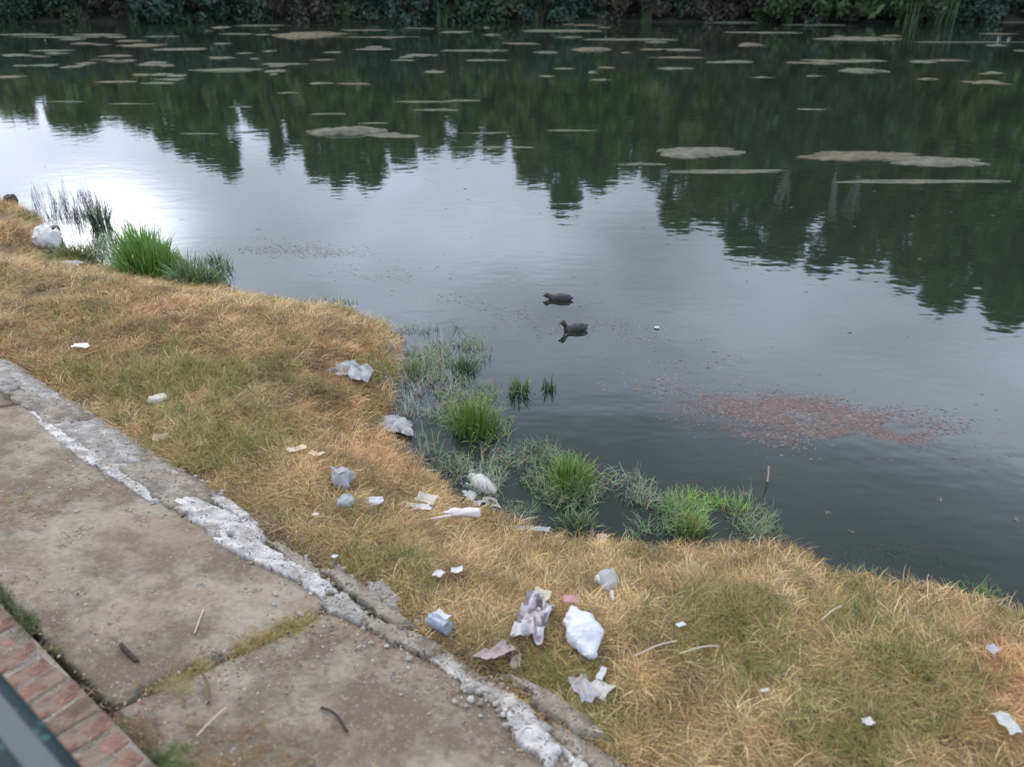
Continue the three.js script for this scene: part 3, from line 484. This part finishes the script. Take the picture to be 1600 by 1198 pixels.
const bits = [
  ['plastic_bag', lump(.15, .14, .12, .05, 12, 14), lilac, 536, 760, 'crumpled grey lilac plastic bag standing in the dry grass left of the small white scraps', 'plastic bag', .06],
  ['plastic_bag', lump(.1, .07, .1, .03, 13, 16), greyP, 538, 790, 'grey crumpled tail of plastic at the foot of the grey lilac bag', 'plastic bag', .02],
  ['paper_scrap', sheet(.13, .09, .035, 51), white, 584, 796, 'white torn paper between the grey lilac bag and the pair of white cards', 'paper scrap', .04],
  ['food_tray', sheet(.16, .1, .012, 52, { curl: .03 }), offw, 664, 790, 'flat off white tray, upper one of the pair above the rod of the crushed bottle', 'tray', .045],
  ['food_tray', sheet(.12, .07, .014, 53, { curl: .03 }), white, 660, 804, 'small white tray, lower one of the pair above the rod of the crushed bottle', 'tray', .045],
  ['paper_scrap', sheet(.06, .05, .012, 54), cream, 640, 798, 'cream scrap touching the left side of the white tray pair', 'paper scrap', .04],
  ['plastic_sheet', sheet(.38, .3, .09, 55, { freq: 16 }), greyP, 552, 592, 'large crumpled grey plastic sheet on the dry grass point', 'plastic sheet', .03],
  ['plastic_sheet', sheet(.34, .28, .07, 56, { freq: 18 }), mat([.34, .33, .32], { roughness: .6 }), 612, 676, 'dirty whitish plastic at the water edge below the grass point', 'plastic sheet', .02],
  ['paper_scrap', sheet(.12, .09, .02, 57), cream, 254, 690, 'cream paper piece beside the kerb, below the green grass patch', 'paper scrap', .03],
  ['paper_scrap', sheet(.15, .07, .02, 58), mat([.75, .68, .58], {}), 128, 550, 'flat pale scrap alone in the dry grass far up the bank on the left', 'paper scrap', .05],
  ['stone', lump(.14, .08, .11, .02, 15), mat([.5, .48, .38], {}), 248, 630, 'pale rounded stone at the lower edge of the green grass patch', 'stone', .03],
  ['paper_scrap', sheet(.13, .06, .02, 59), mat([.6, .5, .36], {}), 464, 713, 'beige scrap, left one of the two beige scraps in the middle of the grass', 'paper scrap', .05],
  ['paper_scrap', sheet(.12, .05, .02, 60), mat([.58, .47, .32], {}), 496, 720, 'beige scrap, right one of the two beige scraps in the middle of the grass', 'paper scrap', .05],
  ['paper_scrap', sheet(.07, .05, .02, 61), white, 714, 904, 'white scrap, right one of the two white bits near the middle of the bank', 'paper scrap', .05],
  ['paper_scrap', sheet(.06, .05, .02, 62), offw, 686, 910, 'off white scrap, left one of the two white bits near the middle of the bank', 'paper scrap', .05],
  ['paper_scrap', sheet(.035, .03, .012, 63), white, 524, 882, 'tiny white scrap at the grass edge of the kerb', 'paper scrap', .05],
  ['paper_scrap', sheet(.035, .03, .012, 64), cream, 494, 816, 'tiny cream scrap in the brown grass below the grey lilac bag', 'paper scrap', .05],
  ['paper_scrap', sheet(.05, .025, .01, 65), white, 1062, 990, 'small white scrap alone in the grass right of the white plastic bag', 'paper scrap', .06],
  ['paper_scrap', sheet(.05, .02, .01, 66), offw, 1192, 1094, 'small off white scrap low in the grass on the right', 'paper scrap', .06],
  ['plastic_sheet', sheet(.07, .13, .04, 67), mat([.45, .45, .41], { roughness: .5 }), 1562, 1144, 'torn whitish plastic in the grass at the lower right corner', 'plastic sheet', .05],
  ['plastic_sheet', sheet(.06, .05, .02, 68), lilac, 1548, 1028, 'small lilac grey plastic bit in the grass at the right edge', 'plastic sheet', .05],
  ['plastic_sheet', sheet(.05, .04, .015, 69), offw, 1352, 1142, 'pale crumpled plastic bit at the bottom of the grass', 'plastic sheet', .05],
  ['paper_scrap', sheet(.06, .05, .02, 70), pink, 848, 960, 'small pink scrap touching the top of the purple wrapper', 'paper scrap', .05],
  ['paper_scrap', sheet(.07, .04, .02, 71), pink, 940, 848, 'pale pinkish scrap at the water edge above the torn cup', 'paper scrap', .04],
  ['plastic_bag', lump(.36, .3, .3, .09, 16, 7), mat([.56, .54, .5], { roughness: .6 }), 72, 384, 'greyish white bag slumped by the water at the far left', 'plastic bag', .08],
  ['plastic_bag', lump(.2, .16, .2, .05, 17, 9), dark, 84, 372, 'black bag tucked against the greyish white bag at the far left', 'plastic bag', .06],
  ['plastic_bag', lump(.2, .12, .18, .04, 18, 9), dark, 16, 318, 'black bundle on the grass edge at the upper left border', 'plastic bag', .06],
  ['plastic_sheet', sheet(.42, .2, .05, 72), mat([.48, .48, .45], { roughness: .5 }), 102, 418, 'flat pale plastic lying in front of the olive mound on the left', 'plastic sheet', .02],
  ['plastic_sheet', sheet(.3, .22, .07, 73), mat([.5, .52, .53], { roughness: .5 }), 210, 424, 'pale grey plastic at the left foot of the tall green bush', 'plastic sheet', .02],
];
for (const [n, g, m, px, py, label, cat, lift] of bits) solo(n, g, m, G(px, py, lift), label, cat, null, rr(-.5, .5));
solo('plastic_scrap', lump(.05, .025, .04, .008, 19), white, at(1026, 512, .006), 'tiny white speck floating on open water right of the ducks', 'plastic scrap');
// twigs
function twig(label, pts, r, m, cat = 'twig') { const c = new THREE.CatmullRomCurve3(pts.map(p => p.clone().sub(pts[0]))); const g = new THREE.TubeGeometry(c, 20, r, 7); const p = g.attributes.position; for (let i = 0; i < p.count; i++) { p.setY(i, p.getY(i) + r * (noise(p.getX(i) * 60, p.getZ(i) * 60, 3) - .5)); } g.computeVertexNormals(); return solo('twig', g, m, pts[0], label, cat); }
const bark = mat([.05, .035, .025], {}), strawM = mat([.5, .42, .3], {});
twig('short dark brown twig on the concrete above the slab joint', [onPath(190, 1012, .02), onPath(202, 1024, .016), onPath(214, 1036, .012)], .011, bark);
twig('thin curved dark twig on the lower concrete slab', [onPath(503, 1108, .01), onPath(524, 1120, .02), onPath(543, 1146, .01)], .006, bark);
twig('long pale straw stalk on the lower concrete slab', [onPath(308, 1154, .015), onPath(330, 1132, .02), onPath(354, 1108, .012)], .004, strawM, 'straw stalk');
twig('brown curved root running down from the slab joint', [onPath(316, 1052, .012), onPath(324, 1072, .016), onPath(326, 1100, .01)], .005, mat([.16, .1, .05], {}));
twig('short white stalk on the upper concrete slab', [onPath(304, 992, .01), onPath(312, 972, .015), onPath(318, 955, .01)], .004, strawM, 'straw stalk');
{ const p = at(1198, 752, 0); twig('single pale stick poking upright out of the open water', [p.clone().setY(-.1), V(p.x + .005, .06, p.z), V(p.x - .004, .13, p.z)], .006, strawM, 'stick'); }
for (const [x0, y0, x1, y1, i] of [[990, 1042, 1055, 1020, 0], [1060, 1038, 1120, 1028, 1], [1280, 985, 1310, 965, 2]]) { const a = G(x0, y0, .07), b = G(x1, y1, .08); twig(['pale dry stalk, lower left of the three on the right hand grass', 'pale dry stalk, middle of the three on the right hand grass', 'pale dry stalk, upper right of the three on the right hand grass'][i], [a, a.clone().lerp(b, .5).add(V(0, .015, 0)), b], .004, strawM, 'straw stalk'); }
// small stones by the kerb
{
  const st = lump(.06, .045, .05, .012, 5, 20), sm = mat([.3, .27, .23], {});
  const spots = [[236, 788], [258, 776], [232, 800], [430, 930], [428, 946], [560, 1012], [640, 1030], [710, 1098], [470, 960], [170, 760], [120, 800], [400, 980]];
  spots.sort((a, b) => a[0] - b[0]).forEach(([x, y], i) => { const p = onPath(x, y, .004), m = solo('stone', st, sm, p, `small grey stone on the concrete beside the broken kerb, ${ordinal(i + 1)} from the left`, 'stone', 'small stones on the concrete near the broken kerb', rr(0, 6)); const s = rr(.3, .75); m.scale.set(s * rr(.8, 1.3), s * .8, s); });
}
{
  const g0 = new THREE.IcosahedronGeometry(.5, 1); g0.deleteAttribute('uv'); const g = mergeVertices(g0); crumple(g, .16, 2.2, 3); const items = [];
  for (let k = 0; k < 2600; k++) { const u = rr(-6, 1.6), v = VA + .02 + (rnd() + rnd() + rnd() - 1.5) * .15, [x, z] = uv2(u, v); if (!inView(x, .3, z, 40) || noise(u * 3, v * 6, 2) < .35) continue; const q = rr(.6, 1.2), y = v < VA ? slabY(v) : Math.max(groundY(x, z), YA - .02); items.push([x, y + .004, z, Math.pow(rnd(), 2) * .028 + .006, rr(.4, .8), mix3([.2, .17, .13], [.46, .43, .38], rnd()), .5]); }
  const im = scatter('rubble', g, items, 'crumbled mortar rubble along the broken kerb', 'rubble'); im.material = mat([1, 1, 1], { roughness: .95 });
}
// grit and leaf crumbs on the concrete
{
  const g = geoFrom([-.5, 0, 0, 0, .35, -.3, .5, .05, 0, 0, .1, .45, 0, .3, 0], [0, 3, 4, 3, 2, 4, 2, 1, 4, 1, 0, 4]); const items = [];
  for (let k = 0; k < 9000; k++) { const u = rr(-5, 1.5), v = rr(VB, VA), [x, z] = uv2(u, v); if (!inView(x, .4, z, 40)) continue; const n = fbm(x * 2.4, z * 2.4, 13, 3), nearEdge = smooth(.45, 0, Math.min(VA - v, Math.abs(u - uJ), v - VB)); if (rnd() > .25 * smooth(.45, .65, n) * 2 + .5 * nearEdge) continue; const c = [[.3, .2, .11], [.2, .11, .06], [.4, .36, .3], [.12, .1, .08], [.32, .26, .16]][Math.floor(rnd() * 5)]; items.push([x, slabY(v) + .001, z, rr(.006, .022), rr(.3, .8), c, .3]); }
  const im = scatter('grit', g, items, 'crumbs of grit and dry leaf scattered over the concrete path', 'grit'); im.material = mat([1, 1, 1], { roughness: .95 });
}

{
  const g = tuftGeo(4, { len: [.03, .11], lean: [1.35, 1.6], w: [.0018, .0035], r: .04, bend: .05 }), items = [];
  for (let k = 0; k < 2600; k++) { const u = rr(-5, 1.6), v = rr(VB - .2, VA + .1), [x, z] = uv2(u, v); if (!inView(x, .4, z, 40)) continue; const e = Math.min(Math.abs(VA - v), Math.abs(u - uJ) + .1, Math.abs(v - VB) + .15), n = fbm(x * 1.7, z * 1.7, 23, 3); if (rnd() > .12 + .75 * smooth(.4, 0, e) + .6 * smooth(.55, .7, n)) continue; items.push([x, (v < VB ? YB + .02 : slabY(v)) + .006, z, rr(.5, 1.1), .3, mix3([.3, .19, .09], [.62, .47, .28], rnd()), .05]); }
  scatter('dry_straw', g, items, 'loose dry straws strewn over the concrete path and kerbs', 'straw');
}

// ---------------------------------------------------------------- two dark water birds
function bird(label, px, py, turn, s, headUp) {
  const mc = new MarchingCubes(56, mat([.02, .02, .022]), false, false, 60000); mc.isolation = 0;
  const J = headUp ? [[[.1, 0, 0], [-.1, .015, 0], .06, .068], [[-.1, .015, 0], [-.2, .045, 0], .05, .014], [[.12, .02, 0], [.17, .11, 0], .034, .022], [[.17, .11, 0], [.185, .135, 0], .028, .031], [[.2, .13, 0], [.245, .118, 0], .015, .006]]
    : [[[.1, 0, 0], [-.1, .01, 0], .058, .065], [[-.1, .01, 0], [-.22, .02, 0], .048, .014], [[.12, .015, 0], [.19, .045, 0], .034, .024], [[.19, .045, 0], [.205, .055, 0], .03, .032], [[.22, .05, 0], [.265, .035, 0], .015, .006]];
  const R = .3, n = 56;
  for (let k = 0; k < n; k++) for (let j = 0; j < n; j++) for (let i = 0; i < n; i++) {
    const x = (i / n * 2 - 1) * R, y = (j / n * 2 - 1) * R, z = (k / n * 2 - 1) * R; let f = 0;
    for (const [a, b, r0, r1] of J) { const d = [b[0] - a[0], b[1] - a[1], b[2] - a[2]], t = clamp(((x - a[0]) * d[0] + (y - a[1]) * d[1] + (z - a[2]) * d[2]) / (d[0] ** 2 + d[1] ** 2 + d[2] ** 2)); const q = Math.hypot(x - a[0] - d[0] * t, y - a[1] - d[1] * t, (z - a[2] - d[2] * t) * .92) - lerp(r0, r1, t); f += Math.exp(-q / .014); }
    mc.field[i + j * n + k * n * n] = -(-.014 * Math.log(f + 1e-30));
  }
  mc.update();
  const cnt = mc.count ?? mc.geometry.drawRange.count, g = new THREE.BufferGeometry();
  g.setAttribute('position', new THREE.Float32BufferAttribute(Array.from(mc.positionArray.slice(0, cnt * 3)).map(v => v * R), 3));
  let g2 = mergeVertices(g, 1e-4); g2.computeVertexNormals();
  const p = g2.attributes.position, col = []; for (let i = 0; i < p.count; i++) { const x = p.getX(i), y = p.getY(i); const c = x > .21 && headUp || x > .235 ? [.09, .05, .03] : y < -.01 ? [.05, .047, .045] : mix3([.015, .015, .016], [.035, .03, .028], noise(x * 60, y * 60, p.getZ(i) * 60)); col.push(...c); }
  g2.setAttribute('color', new THREE.Float32BufferAttribute(col, 3)); g2.scale(s, s, s);
  const pos = at(px, py, .0); pos.y = .018 * s;
  const b = solo('duck', g2, mat([1, 1, 1], { vertexColors: true, roughness: .6 }), pos, label, 'duck', null, turn);
  const eye = new THREE.SphereGeometry(.005 * s, 10, 8), e = new THREE.BufferGeometry(); const hx = (headUp ? .196 : .216) * s, hy = (headUp ? .14 : .06) * s; const l = eye.clone().translate(hx, hy, .027 * s), r = eye.clone().translate(hx, hy, -.027 * s); for (const q of [l, r]) part('eye', q, mat([.2, .12, .03], { roughness: .2 }), b);
  const wing = new THREE.SphereGeometry(1, 20, 12); wing.scale(.13, .04, .014); const w1 = wing.clone().rotateX(-.3).translate(-.05, .03, .056), w2 = wing.clone().rotateX(.3).translate(-.05, .03, -.056); for (const q of [w1, w2]) part('wing', q.scale(s, s, s), mat([.028, .026, .026], { roughness: .7 }), b);
}
bird('dark duck swimming with its head low, the farther of the two', 874, 468, Math.PI - .1, .66, false);
bird('dark duck swimming with its head raised, the nearer of the two', 898, 516, Math.PI + .25, .66, true);

// ---------------------------------------------------------------- floating mats on the river
{
  const mt = dataTex(512, (u, v) => { const n = fbm(u * 12, v * 12, 1, 4, 12, 12), f = noise(u * 90, v * 90, 2, 90, 90); return mix3([.05, .055, .033], [.165, .158, .108], clamp(.5 + 1.7 * (n - .5) + .5 * (f - .5))); }, true); mt.repeat.set(.5, .5);
  const matM = mat([1, 1, 1], { map: mt, bumpMap: mortarBump, bumpScale: .04, roughness: .9 });
  const matM2 = mat([1.0, .86, .78], { map: mt, bumpMap: mortarBump, bumpScale: .04, roughness: .9 });
  const matM3 = mat([.85, .95, .85], { map: mt, bumpMap: mortarBump, bumpScale: .04, roughness: .9 });
  const put = (px, py, wpx, depth, h, label, group, m = matM, rough = .5) => {
    const p = at(px, py, 0), w = wpx * p.distanceTo(camera.position) / FPX, z0 = px * .37 + py * 1.7;
    return solo('floating_mat', chunk(blob(.5, 40, w, depth, rough, z0), h, h * 1.0, 3.1, { sink: .08, edge: .5, jitter: .09, zoff: z0, rings: 9, step: py > 180 ? .045 : .12 }), m, p, label, 'floating weed', group);
  };
  put(546, 206, 125, 1.1, .11, 'domed tan weed mound floating alone in front of the tree reflections', null, matM, .4);
  put(604, 212, 80, .5, .025, 'flat tail of weed trailing right of the domed tan mound', null);
  put(1095, 239, 130, .8, .07, 'long tan weed mat, left one of the two largest on the right', null);
  put(1130, 268, 190, .3, .018, 'thin strip of weed just below the left of the two largest mats', null);
  put(1340, 245, 190, .75, .06, 'long pinkish tan weed mat, left half of the largest mat on the right', null, matM2);
  put(1465, 252, 140, .7, .05, 'long brown weed mat, right half of the largest mat on the right', null, matM);
  put(1450, 283, 260, .26, .014, 'faint thin weed strip below the largest mat on the right', null);
  put(485, 55, 95, 3.2, .13, 'wide pale tan mat, the largest among those near the far bank on the left', null, matM2);
  put(1045, 28, 80, 2.6, .13, 'pinkish raised mat near the far bank, right of the middle', null, matM2);
  put(925, 78, 48, 1.4, .09, 'short bright pinkish mat below the row near the far bank', null, matM2);
  put(700, 77, 0.1, .1, .02, 'tiny floating weed', 'weed mats floating near the far bank');
  scene.remove(scene.children[scene.children.length - 1]); used.floating_mat--;
  const far = [[40, 52, 90, .9], [90, 56, 110, 1], [150, 53, 70, .9], [30, 84, 40, .7], [90, 77, 60, .6], [5, 118, 70, .6], [60, 100, 50, .5], [105, 103, 40, .5], [180, 85, 50, .7], [228, 69, 60, .9], [278, 75, 90, 1], [205, 62, 50, .6], [180, 126, 50, .5], [250, 128, 65, .6], [345, 88, 45, .7], [360, 108, 110, 1], [440, 98, 75, .6], [405, 38, 90, 1.5], [370, 51, 60, .7], [340, 41, 34, 1], [570, 45, 80, .7], [600, 56, 130, .7], [650, 42, 60, .8], [710, 48, 65, 1], [575, 75, 60, .6], [660, 84, 48, .9], [625, 92, 50, .4], [740, 77, 120, .8], [760, 92, 60, .5], [680, 110, 34, .6], [500, 128, 40, .5], [550, 129, 60, .4], [660, 157, 90, .4], [720, 155, 60, .4], [680, 170, 80, .4], [870, 46, 120, 1.8], [915, 37, 50, 1], [820, 66, 50, .7], [855, 80, 45, .7], [880, 105, 34, .5], [858, 117, 32, .5], [990, 60, 150, .8], [1020, 75, 50, .6], [1060, 76, 60, .8], [1060, 88, 80, .5], [1055, 105, 60, .7], [1140, 33, 90, 1.6], [1200, 49, 130, 1.4], [1170, 68, 50, 1.4], [1145, 95, 90, .8], [1285, 24, 60, 1.2], [1280, 37, 90, 1], [1345, 59, 110, 1.6], [1260, 96, 70, .5], [1330, 93, 130, 1], [1345, 108, 80, 1], [1390, 20, 50, .8], [1440, 94, 50, 1], [1480, 92, 60, .5], [1500, 24, 80, .6], [1560, 51, 60, .8], [1530, 64, 150, .5], [1585, 33, 50, .8], [1540, 127, 60, .8], [1190, 119, 34, .5], [1265, 169, 40, .3], [890, 202, 70, .22], [760, 206, 90, .2], [780, 228, 140, .2], [1000, 255, 80, .2], [380, 205, 50, .15], [300, 207, 50, .15], [510, 176, 60, .2], [590, 190, 60, .2], [100, 157, 60, .25], [200, 160, 60, .2], [450, 143, 40, .3], [380, 165, 40, .25]];
  const near = far.filter(m => m[1] > 140).sort((p, q) => p[0] - q[0]), mats = far.filter(m => m[1] <= 140).sort((p, q) => p[0] - q[0]);
  mats.forEach(([x, y, w, d], i) => { const k = Math.floor(rnd() * 3), row = y < 62 ? 'close to the far bank' : y < 92 ? 'in the middle of the mats' : 'on the near side of the mats'; put(x + rr(-3, 3), y + 2, w * .84, d * rr(.8, 1.2), rr(.015, .06) * Math.min(1.3, d), `${w > 85 ? 'wide' : w < 48 ? 'small' : 'middling'} ${['tan', 'pinkish', 'greenish'][k]} weed mat ${row}, ${ordinal(i + 1)} mat from the left`, 'low weed mats floating near the far bank', [matM, matM2, matM3][k], .55); });
  near.forEach(([x, y, w, d], i) => put(x + rr(-3, 3), y + 2, w * .86, d * .8, .015, `thin weed sliver on the mirrored trees, ${ordinal(i + 1)} sliver from the left`, 'thin slivers of weed floating on the mirrored trees', matM3, .5));
  for (let k = 0; k < 70; k++) { const left = k < 38; put(left ? rr(0, 430) : rr(430, 1600), left ? rr(44, 132) : rr(34, 125), rr(12, 34), rr(.2, .6), rr(.02, .05), 'tiny fragment of weed drifting between the larger mats', 'tiny weed fragments drifting between the mats', [matM, matM2, matM3][k % 3], .6); }
}

// ---------------------------------------------------------------- far bank: trees, shrubs, reeds
const leafFar = mat([1, 1, 1], { vertexColors: true, roughness: .75 });
function leafCloud(clumps, per, size, c0, c1) {
  const pos = [], col = [], idx = [];
  for (const [cx, cy, cz, r] of clumps) {
    const tone = rr(.65, 1.25);
    for (let k = 0; k < per; k++) {
      const a = rr(0, 6.283), b = Math.acos(rr(-1, 1)), q = r * Math.pow(rnd(), .45); const x = cx + q * Math.sin(b) * Math.cos(a), y = cy + q * Math.cos(b) * .85, z = cz + q * Math.sin(b) * Math.sin(a);
      const s = size * rr(.6, 1.3), n = V(rr(-1, 1), rr(-.4, 1), rr(-1, 1)).normalize(), t = V(rr(-1, 1), rr(-1, 1), rr(-1, 1)).cross(n).normalize(), w = n.clone().cross(t);
      const c = mix3(c0, c1, rnd()).map(v => v * tone), b0 = pos.length / 3;
      for (const [p, o] of [[-1, 0], [0, .45], [1, 0], [0, -.45]]) { pos.push(x + t.x * p * s + w.x * o * s, y + t.y * p * s + w.y * o * s, z + t.z * p * s + w.z * o * s); col.push(...c); }
      idx.push(b0, b0 + 1, b0 + 2, b0, b0 + 2, b0 + 3);
    }
  }
  return geoFrom(pos, idx, null, col);
}
bushLater();
const trunkM = mat([.05, .04, .03], { roughness: .95, bumpMap: mortarBump, bumpScale: .05 }), paleM = mat([.34, .32, .27], { roughness: .9, bumpMap: mortarBump, bumpScale: .03 });
function limb(a, b, r0, r1) { const d = b.clone().sub(a), g = new THREE.CylinderGeometry(r1, r0, d.length(), 8, 3); const p = g.attributes.position; for (let i = 0; i < p.count; i++) { const k = noise(p.getX(i) * 3 + a.x, p.getY(i) * 1.3, p.getZ(i) * 3) - .5; p.setX(i, p.getX(i) + k * r0 * .8); } g.computeVertexNormals(); g.translate(0, d.length() / 2, 0); g.applyQuaternion(new THREE.Quaternion().setFromUnitVectors(V(0, 1, 0), d.clone().normalize())); g.translate(a.x, a.y, a.z); return g; }
function tree(x, z, h, R, kind, label, group) {                            // kind 0 rounded, 1 pointed, 2 pale bare trunk with a high crown
  const t = thing('riverside_tree', label, 'tree', V(x, groundY(x, z) - .15, z), 0, group);
  const cl = [], lean = rr(-.4, .4), br = [limb(V(0, -.2, 0), V(lean * .5, h * .5, 0), (.05 + h * .017) * (kind === 2 ? .55 : 1), h * (kind === 2 ? .007 : .011)), limb(V(lean * .5, h * .5, 0), V(lean, h * .9, 0), h * (kind === 2 ? .007 : .011), .03)];
  const low = kind === 2 ? .78 : kind === 1 ? .06 : .05, N = Math.round(kind === 2 ? 22 : 14 + h * R * 4.6);
  for (let k = 0; k < N; k++) {
    const f = low + (1 - low) * Math.pow(rnd(), .9) * .97, prof = kind === 1 ? Math.pow(1 - (f - low) / (1 - low), .75) * 1.05 + .05 : Math.sqrt(Math.max(.02, 1 - ((f - low) / (1 - low) * 1.85 - .85) ** 2));
    const a = rr(0, 6.283), q = R * prof * Math.sqrt(rr(.1, 1)), r = rr(.42, .75) * (kind === 1 ? .8 : 1) * (.6 + R * .16);
    const y = Math.min(h * f, h - r * .5), p = [lean * f + q * Math.cos(a), y, q * Math.sin(a), r]; cl.push(p);
    if (k % 4 === 0) br.push(limb(V(lean * f * .8, y * .72, 0), V(p[0], p[1], p[2]), h * .006, .015));
  }
  cl.push([lean, h - .35, 0, .4]); cl.push([lean * .9, h - 1.0, .1, .55]);
  for (let k = 0; k < 7; k++) { const a = rr(0, 6.283); cl.push([lean + .5 * Math.cos(a), h * .94 - rr(0, .7), .5 * Math.sin(a), .32]); }
  const green = kind === 3 ? [[.035, .06, .02], [.07, .1, .035]] : kind === 2 ? [[.07, .09, .04], [.12, .13, .06]] : rnd() < .5 ? [[.08, .15, .03], [.16, .23, .05]] : [[.11, .15, .035], [.19, .22, .055]];
  part('trunk', mergeGeometries(br), kind === 2 ? paleM : trunkM, t);
  part('crown', leafCloud(cl, kind === 2 ? 80 : R > 3.1 ? 34 : 62, R > 3.1 ? .42 : .26, ...green), leafFar, t);
}
const heightFor = (py, z) => { const q = at(800, py, 0), tan = EYE / -q.z; return -z * tan - EYE; };
const sideFor = (px, py, z) => { const q = at(px, py, 0); return z * q.x / q.z; };
const LT = 'dark green tree standing in the unbroken row on the far bank', GT = 'trees in the row on the far bank';
for (const [px, py, z, R, k] of [[-70, 172, -57, 2.2, 0], [-15, 150, -58, 1.8, 0], [38, 166, -56, 1.7, 0], [85, 186, -56, 1.5, 1], [128, 188, -57, 1.5, 0], [180, 160, -58, 1.5, 0], [225, 182, -57, 1.3, 1], [252, 206, -56.5, 1.4, 1], [292, 226, -57, 1.3, 1], [328, 238, -57.5, 1.5, 0], [362, 258, -57, 1.5, 1], [400, 184, -58, 1.3, 0], [434, 234, -57, .7, 1], [460, 214, -58, .8, 1], [500, 262, -57, 1.3, 0], [545, 276, -56, 1.5, 0], [585, 272, -57.5, 1.4, 0], [622, 236, -58, 1.4, 0], [668, 214, -57, 1.7, 0], [720, 218, -57.5, 1.7, 0], [772, 216, -58, 1.8, 0], [828, 268, -57, 1.6, 0], [878, 312, -57, 1.9, 0], [930, 282, -57.5, 1.7, 0], [975, 246, -58, 1.7, 0], [1020, 268, -57, 1.4, 1], [1062, 340, -57, 1.9, 0], [1108, 330, -58, 2.0, 0], [1165, 386, -57, 2.3, 0], [1225, 392, -58, 2.2, 0], [1345, 405, -58, 2.3, 0], [1415, 430, -57, 2.4, 0], [1480, 474, -57, 2.8, 0], [1565, 492, -58, 3.0, 0], [1650, 485, -57, 3.0, 0], [1740, 470, -57.5, 3.0, 0]])
  tree(sideFor(px, py, z), z, heightFor(py, z), R, k, LT, GT);
for (const [px, py, z, R] of [[1214, 404, -53.9, 1.5], [1276, 420, -53.6, 1.5], [1318, 410, -54, 1.4]])
  tree(sideFor(px, py, z), z, heightFor(py, z), R, 2, `tall pale trunked tree at the right of the far bank, ${px < 1240 ? 'leftmost' : px < 1300 ? 'middle one' : 'rightmost'} of three`, 'pale trunked trees on the far bank at the right');
for (const [px, py, R] of [[1172, 262, 2.3], [1225, 270, 2.2], [1268, 258, 2.3], [1318, 272, 2.2], [1362, 262, 2.3]]) tree(sideFor(px, py, -52.9), -52.9, heightFor(py, -52.9), R, 3, LT, GT);
// fill behind and below the row
for (let k = 0; k < 44; k++) {
  const px = -120 + k * 44 + rr(-12, 12), z = rr(-53.9, -52.3), x = (px - 800) / FPX * (-z) * 1.08, R = rr(1.3, 1.9), h = rr(3.2, 4.4);
  const t = thing('bank_shrub', 'dense shrub with shade darkened leaves filling the foot of the far bank', 'shrub', V(x, groundY(x, z) - .1, z), 0, 'shrubs along the foot of the far bank');
  const cl = []; for (let i = 0; i < 26; i++) { const a = rr(0, 6.283), q = R * Math.sqrt(rnd()); cl.push([q * Math.cos(a), h * rr(.05, .9) * (1 - .3 * q / R), q * Math.sin(a) * .7, rr(.4, .7)]); }
  part('stem', mergeGeometries([0, 1, 2].map(i => limb(V(0, 0, 0), V(rr(-.6, .6), h * .6, rr(-.4, .4)), .05, .02))), trunkM, t);
  part('foliage', leafCloud(cl, 90, rr(.12, .22), ...[[[.022, .04, .022], [.04, .065, .03]], [[.03, .045, .02], [.065, .08, .035]], [[.02, .045, .03], [.035, .075, .045]], [[.035, .035, .022], [.06, .055, .035]]][Math.floor(rnd() * 4)]), leafFar, t);  // leaf colours darkened to carry the shade below the canopy
}
for (let k = 0; k < 34; k++) {                                             // a second, farther row closes the gaps
  const px = -180 + k * 59, z = -62 + rr(-1.5, 1.5), x = (px - 800) / FPX * -z * 1.08, pr = [[-200, 168], [60, 182], [180, 172], [300, 215], [400, 178], [480, 215], [580, 250], [700, 205], [780, 210], [880, 270], [980, 235], [1060, 300], [1165, 345], [1300, 370], [1420, 395], [1500, 440], [2000, 450]];
  let i = 0; while (i < pr.length - 2 && pr[i + 1][0] < px) i++; const y = lerp(pr[i][1], pr[i + 1][1], (px - pr[i][0]) / (pr[i + 1][0] - pr[i][0]));
  tree(x, z, Math.max(3.2, heightFor(y - 8, z) - 1.9), 3.2, 0, LT, GT);
}
{
  let reedNo = 0;
  const g = tuftGeo(30, { len: [.7, 1.7], lean: [.05, .5], w: [.03, .06], r: .35 }), rm = mat([.05, .085, .03], { vertexColors: true, roughness: .7 });
  for (const px of [20, 70, 130, 210, 260, 330, 470, 540, 620, 690, 760, 785, 840, 960, 1010, 1080, 1130, 1230, 1330, 1420, 1440, 1465, 1480, 1540, 1580]) { const p = at(px, rr(31, 37), 0), big = px > 1400 && px < 1490 ? 1.6 : rr(.5, 1); p.y = -.05; const m = solo('reed_clump', g, rm, p, `green reed clump at the foot of the far bank, ${ordinal(++reedNo)} clump from the left`, 'reeds', 'reed clumps at the foot of the far bank', rr(0, 6)); m.scale.setScalar(big); }
}

renderer.render(scene, camera);
